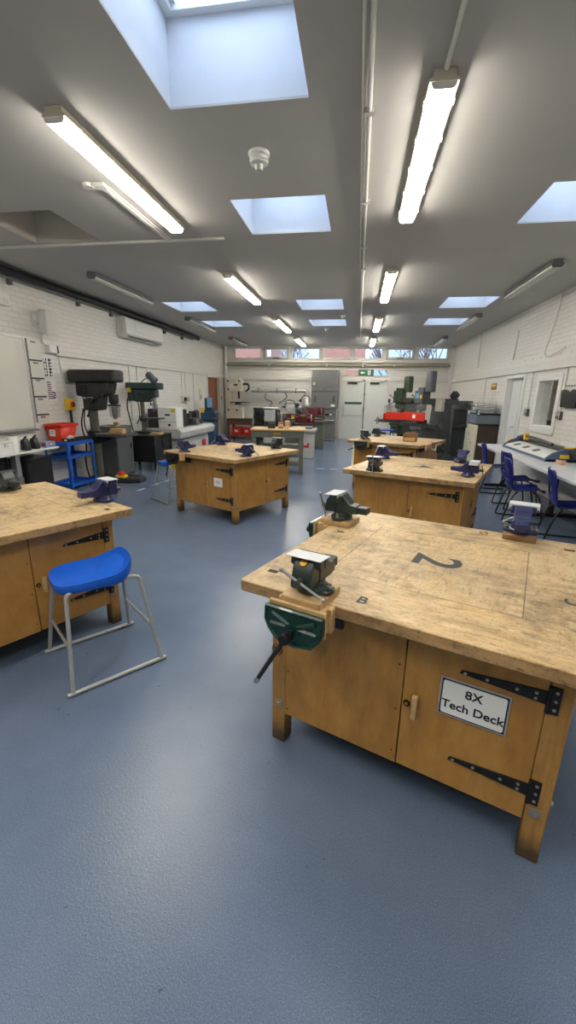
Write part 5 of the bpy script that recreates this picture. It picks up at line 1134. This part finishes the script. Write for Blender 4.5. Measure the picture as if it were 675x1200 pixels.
cr._add([(x, y, .0) for x, y in bot]+[(x, y, h_) for x, y in topp], [(3, 2, 1, 0), (0, 1, 5, 4), (1, 2, 6, 5), (2, 3, 7, 6), (3, 0, 4, 7)])
o = obj('crate_body', cr, 'red', t, 0); sd = o.modifiers.new('thick', 'SOLIDIFY'); sd.thickness = .006; sd.offset = -1
obj('rim', MB().bb(-.17, .15, -.2, -.18, h_-.03, h_+.012).bb(-.17, .15, .2, .22, h_-.03, h_+.012).bb(-.17, -.15, -.18, .2, h_-.03, h_+.012).bb(.13, .15, -.18, .2, h_-.03, h_+.012), 'red', t, .004)
obj('paper_label', MB().box((-.04, -.176, .14), (.11, .003, .11), (R(-4), 0, 0)), 'paper', t, 0); obj('printed_lines', MB().box((-.04, -.1785, .16), (.07, .002, .01), (R(-4), 0, 0)).box((-.04, -.1775, .13), (.06, .002, .008), (R(-4), 0, 0)), 'tgrey', t, 0)
t = thing('tool_tray', 'shallow black tray with white paper scraps on the blue trolley edge', 'tray', (-4.66, 6.46, .795), R(-4))
t.location = (-4.632, 6.50, .795)
obj('tray_body', MB().bb(-.068, .05, -.28, .26, 0, .01).bb(-.068, -.062, -.28, .26, .0105, .055).bb(.044, .05, -.28, .26, .0105, .055).bb(-.0615, .0435, -.28, -.274, .0105, .055).bb(-.0615, .0435, .254, .26, .0105, .055), 'black', t, .002)
pp = MB()
for q in range(9): pp.box((random.uniform(-.03, .02), random.uniform(-.22, .02), .03+.007*q), (.05, .08, .002), (random.uniform(-.4, .4), random.uniform(-.4, .4), random.uniform(0, 3)))
obj('paper_scraps', pp, 'paper', t, 0); obj('tray_label', MB().bb(-.02, .03, -.2825, -.2805, .015, .04), 'paper', t, 0)

# ------------------------------------------------------------------ white desk at the left edge
t = thing('height_desk', 'white desk with grey telescopic legs at the picture edge under the whiteboard', 'desk', (-4.78, 5.0, 0))
obj('desk_top', MB().bb(-.265, .2, -1.1, .96, .735, .76), 'white', t, .003)
for y in (-.8, .28):
    obj('leg', MB().bb(-.05, .05, y-.04, y+.04, .38, .734), 'alu', t, .004); obj('leg_sleeve', MB().bb(-.06, .06, y-.05, y+.05, .03, .379), 'tgrey', t, .004); obj('leg_foot', MB().bb(-.24, .24, y-.04, y+.04, 0, .029), 'tgrey', t)
obj('dark_panel', MB().bb(-.1, -.085, -.7, .23, .40, .72), 'black', t)
t = thing('waste_bin', 'black fabric bin standing under the white desk beside the trolley', 'bin', (-4.82, 5.62, 0))
obj('bin_body', MB().prism(rrect(.34, .5, .04), 'z', 0, .6), 'black', t, .01); obj('bin_rim', MB().prism(rrect(.36, .52, .04), 'z', .601, .63), 'black', t, .006)
zt2 = .7605
t = thing('paper_roll', 'white paper roll standing upright on the white desk', 'roll', (-4.72, 5.22, zt2)); obj('roll', MB().lathe([(.062, 0), (.065, .004), (.065, .21), (.062, .215)], n=24), 'paper', t, 0); obj('core', MB().cyl((0, 0, .2155), (0, 0, .218), .022), 'brownblock', t, 0)
t = thing('storage_tub', 'clear white plastic tub on the desk at picture edge', 'tub', (-4.72, 4.98, zt2)); obj('tub_body', MB().prism(rrect(.22, .26, .04), 'z', 0, .15), 'white', t, .006); obj('tub_lid', MB().prism(rrect(.235, .275, .04), 'z', .151, .175), 'trunk', t, .004); obj('tub_latch', MB().bb(.1105, .125, -.03, .03, .1, .15), 'trunk', t)
t = thing('spray_bottle', 'clear bottle with pale blue liquid standing behind the white tub', 'bottle', (-4.9, 5.02, zt2)); obj('bottle_body', MB().lathe([(.04, 0), (.045, .01), (.045, .18), (.015, .23), (.015, .25)], n=18), 'lblue', t, 0); obj('bottle_cap', MB().lathe([(.02, .2505), (.02, .29)], n=14), 'white', t, .002)
def pair(nm, l, y, x):
    t = thing(nm, l, 'glue gun' if False else 'holder', (x, y, zt2)); obj('holder_body', MB().prism([(-.05, 0), (.06, 0), (.05, .10), (.02, .17), (-.04, .15)], 'y', -.05, .05), 'black', t, .015, seg=2); obj('holder_clip', MB().cyl((.0, -.03, .15), (.05, -.02, .20), .014), 'black', t, 0); return t
pair('tape_dispenser', 'black tape holder on the white desk beside the paper roll', 5.42, -4.70); pair('tape_dispenser', 'black tape holder on the white desk beside the round white tub', 5.60, -4.70)
t = thing('round_tub', 'round white tub on the white desk beside a pale blue box', 'tub', (-4.86, 5.75, zt2)); obj('tub_body', MB().lathe([(.07, 0), (.085, .02), (.09, .1), (.06, .135), (.01, .15)], n=24), 'white', t, 0); obj('tub_rim', MB().lathe([(.092, .085), (.092, .095)], n=24), 'trunk', t, 0)
t = thing('tissue_box', 'pale blue box with red and white label at the end of white desk', 'box', (-4.68, 5.84, zt2)); obj('box_body', MB().bb(-.05, .06, -.1, .1, 0, .085), 'lblue', t, .004); obj('red_label', MB().bb(.0605, .0625, -.04, .05, .02, .07).bb(-.02, .05, -.1025, -.1005, .02, .07), 'rednotice', t, 0); obj('white_spot', MB().bb(.063, .0645, -.02, .03, .035, .055), 'paper', t, 0)

# ------------------------------------------------------------------ floor tape
tag(obj('floor_tape', MB().bb(-.03, .03, -2.9, 3.2, .0005, .0015), 'tapey', None, 0), 'worn yellow tape line on blue floor leading to the double doors', 'floor tape', loc=(-.04, 12.3, 0))
for q in range(9):
    tag(obj('floor_tape', MB().bb(-.09, .09, -.03, .03, .0005, .0015), 'tapew', None, 0), 'worn pale dashes of tape crossing the blue floor before olive table', 'floor tape', 'worn pale floor dashes', loc=(-.75+q*.3, 9.35, 0))
for q in range(5):
    tag(obj('floor_tape', MB().bb(-.09, .09, -.03, .03, .0005, .0015), 'tapew', None, 0), 'worn pale dashes of tape on the floor in front of the drill presses', 'floor tape', 'worn pale dashes by the drill presses', loc=(-3.55+q*.05, 6.5+q*.42, 0), rz=R(80))

# ------------------------------------------------------------------ outside
struct('ground_outside', MB().bb(-40, 40, YB+.3, 60, -.3, -.1), 'ground')
def outside_building(x0, x1, y, l, h=9):
    t = thing('brick_building', l, 'building', ((x0+x1)/2, y, -.1), 0, 'red brick buildings outside'); w = (x1-x0)/2
    obj('brick_wall', MB().bb(-w, w, 0, 3, 0, h), 'outbrick', t, 0); obj('corner_trim', MB().bb(-w-.02, -w+.16, -.03, -.001, 0, h).bb(w-.16, w+.02, -.03, -.001, 0, h), 'outwhite', t, 0); obj('roof', MB().bb(-w-.2, w+.2, -.2, 3.2, h, h+.3), 'mgrey', t, 0); return t
outside_building(-11, -4.35, 21.5, 'red brick building seen through the first high window by the corner')
outside_building(-2.05, .38, 20.5, 'red brick building seen through the high windows above tall grey cabinet')
def tree(l, loc, h, seed):
    rnd = random.Random(seed); t = thing('bare_tree', l, 'tree', loc, 0, 'bare winter trees outside'); tr = MB(); br = MB()
    tr.cyl((0, 0, 0), (0, 0, h*.45), .16, .1, 10)
    def grow(mb, p, d, ln, r, dep):
        q = p+d*ln; mb.cyl(p, q, r, r*.65, 5)
        if dep == 0: return
        for _ in range(3):
            nd = (d+Vector((rnd.uniform(-.8, .8), rnd.uniform(-.8, .8), rnd.uniform(-.1, .5)))).normalized(); grow(mb, q, nd, ln*.72, r*.62, dep-1)
    for _ in range(5): grow(br, Vector((0, 0, h*rnd.uniform(.28, .45))), Vector((rnd.uniform(-.8, .8), rnd.uniform(-.8, .8), .7)).normalized(), h*.2, .06, 4)
    obj('trunk', tr, 'bark', t, 0); obj('branches', br, 'bark', t, 0)
tree('bare tree outside the high windows above the milling machines', (3.9, 25, -.1), 6.5, 3); tree('bare tree outside, beside the red brick building edge', (1.9, 27, -.1), 6.5, 5)
tree('bare tree outside behind the high window between the brick buildings', (-3.4, 30, -.1), 6.0, 8)

# ------------------------------------------------------------------ light
wd = bpy.data.worlds.new('sky'); sc.world = wd; wd.use_nodes = True; nt = wd.node_tree
bg = nt.nodes['Background']; tc = nt.nodes.new('ShaderNodeTexCoord'); sp = nt.nodes.new('ShaderNodeSeparateXYZ'); rp = nt.nodes.new('ShaderNodeValToRGB')
nt.links.new(tc.outputs['Generated'], sp.inputs[0]); nt.links.new(sp.outputs[2], rp.inputs[0]); e = rp.color_ramp.elements
e[0].position = .02; e[0].color = (.082, .13, .185, 1); e[1].position = .55; e[1].color = (.66, .80, 1, 1)
cl = nt.nodes.new('ShaderNodeTexNoise'); cl.inputs['Scale'].default_value = 3.5; cl.inputs['Detail'].default_value = 6; nt.links.new(tc.outputs['Generated'], cl.inputs['Vector'])
r2 = nt.nodes.new('ShaderNodeValToRGB'); nt.links.new(cl.outputs[0], r2.inputs[0]); r2.color_ramp.elements[0].position = .45; r2.color_ramp.elements[0].color = K0; r2.color_ramp.elements[1].position = .65; r2.color_ramp.elements[1].color = (.5, .5, .5, 1)
mx = nt.nodes.new('ShaderNodeMix'); mx.data_type = 'RGBA'; hz = nt.nodes.new('ShaderNodeMapRange'); nt.links.new(sp.outputs[2], hz.inputs[0]); hz.inputs[1].default_value = .3; hz.inputs[2].default_value = .7; ml = nt.nodes.new('ShaderNodeMath'); ml.operation = 'MULTIPLY'; nt.links.new(r2.outputs[0], ml.inputs[0]); nt.links.new(hz.outputs[0], ml.inputs[1]); nt.links.new(ml.outputs[0], mx.inputs[0]); nt.links.new(rp.outputs[0], mx.inputs[6]); mx.inputs[7].default_value = (.7, .82, 1, 1)
nt.links.new(mx.outputs[2], bg.inputs[0]); bg.inputs[1].default_value = 2.7
for i, (x0, x1, y0, y1, dim) in enumerate(sky):
    if dim: continue
    pl = bpy.data.lights.new('skylight_portal', 'AREA'); pl.shape = 'RECTANGLE'; pl.size = x1-x0-.1; pl.size_y = y1-y0-.1; pl.cycles.is_portal = True
    po = bpy.data.objects.new('skylight_portal', pl); po.location = ((x0+x1)/2, (y0+y1)/2, ZT+.06); C.objects.link(po)
pl = bpy.data.lights.new('window_portal', 'AREA'); pl.shape = 'RECTANGLE'; pl.size = 7.8; pl.size_y = .45; pl.cycles.is_portal = True
po = bpy.data.objects.new('window_portal', pl); po.location = (-.82, YB+.26, 3.03); po.rotation_euler = (R(-90), 0, 0); C.objects.link(po)

vs_ = sc.view_settings; vs_.view_transform = 'Standard'; vs_.look = 'None'; vs_.gamma = 1; vs_.use_curve_mapping = False; vs_.exposure = 1.15
cy = sc.cycles; cy.max_bounces = 8; cy.diffuse_bounces = 5; cy.glossy_bounces = 3; cy.transmission_bounces = 4; cy.transparent_max_bounces = 8; cy.sample_clamp_indirect = 8; cy.caustics_reflective = False; cy.caustics_refractive = False
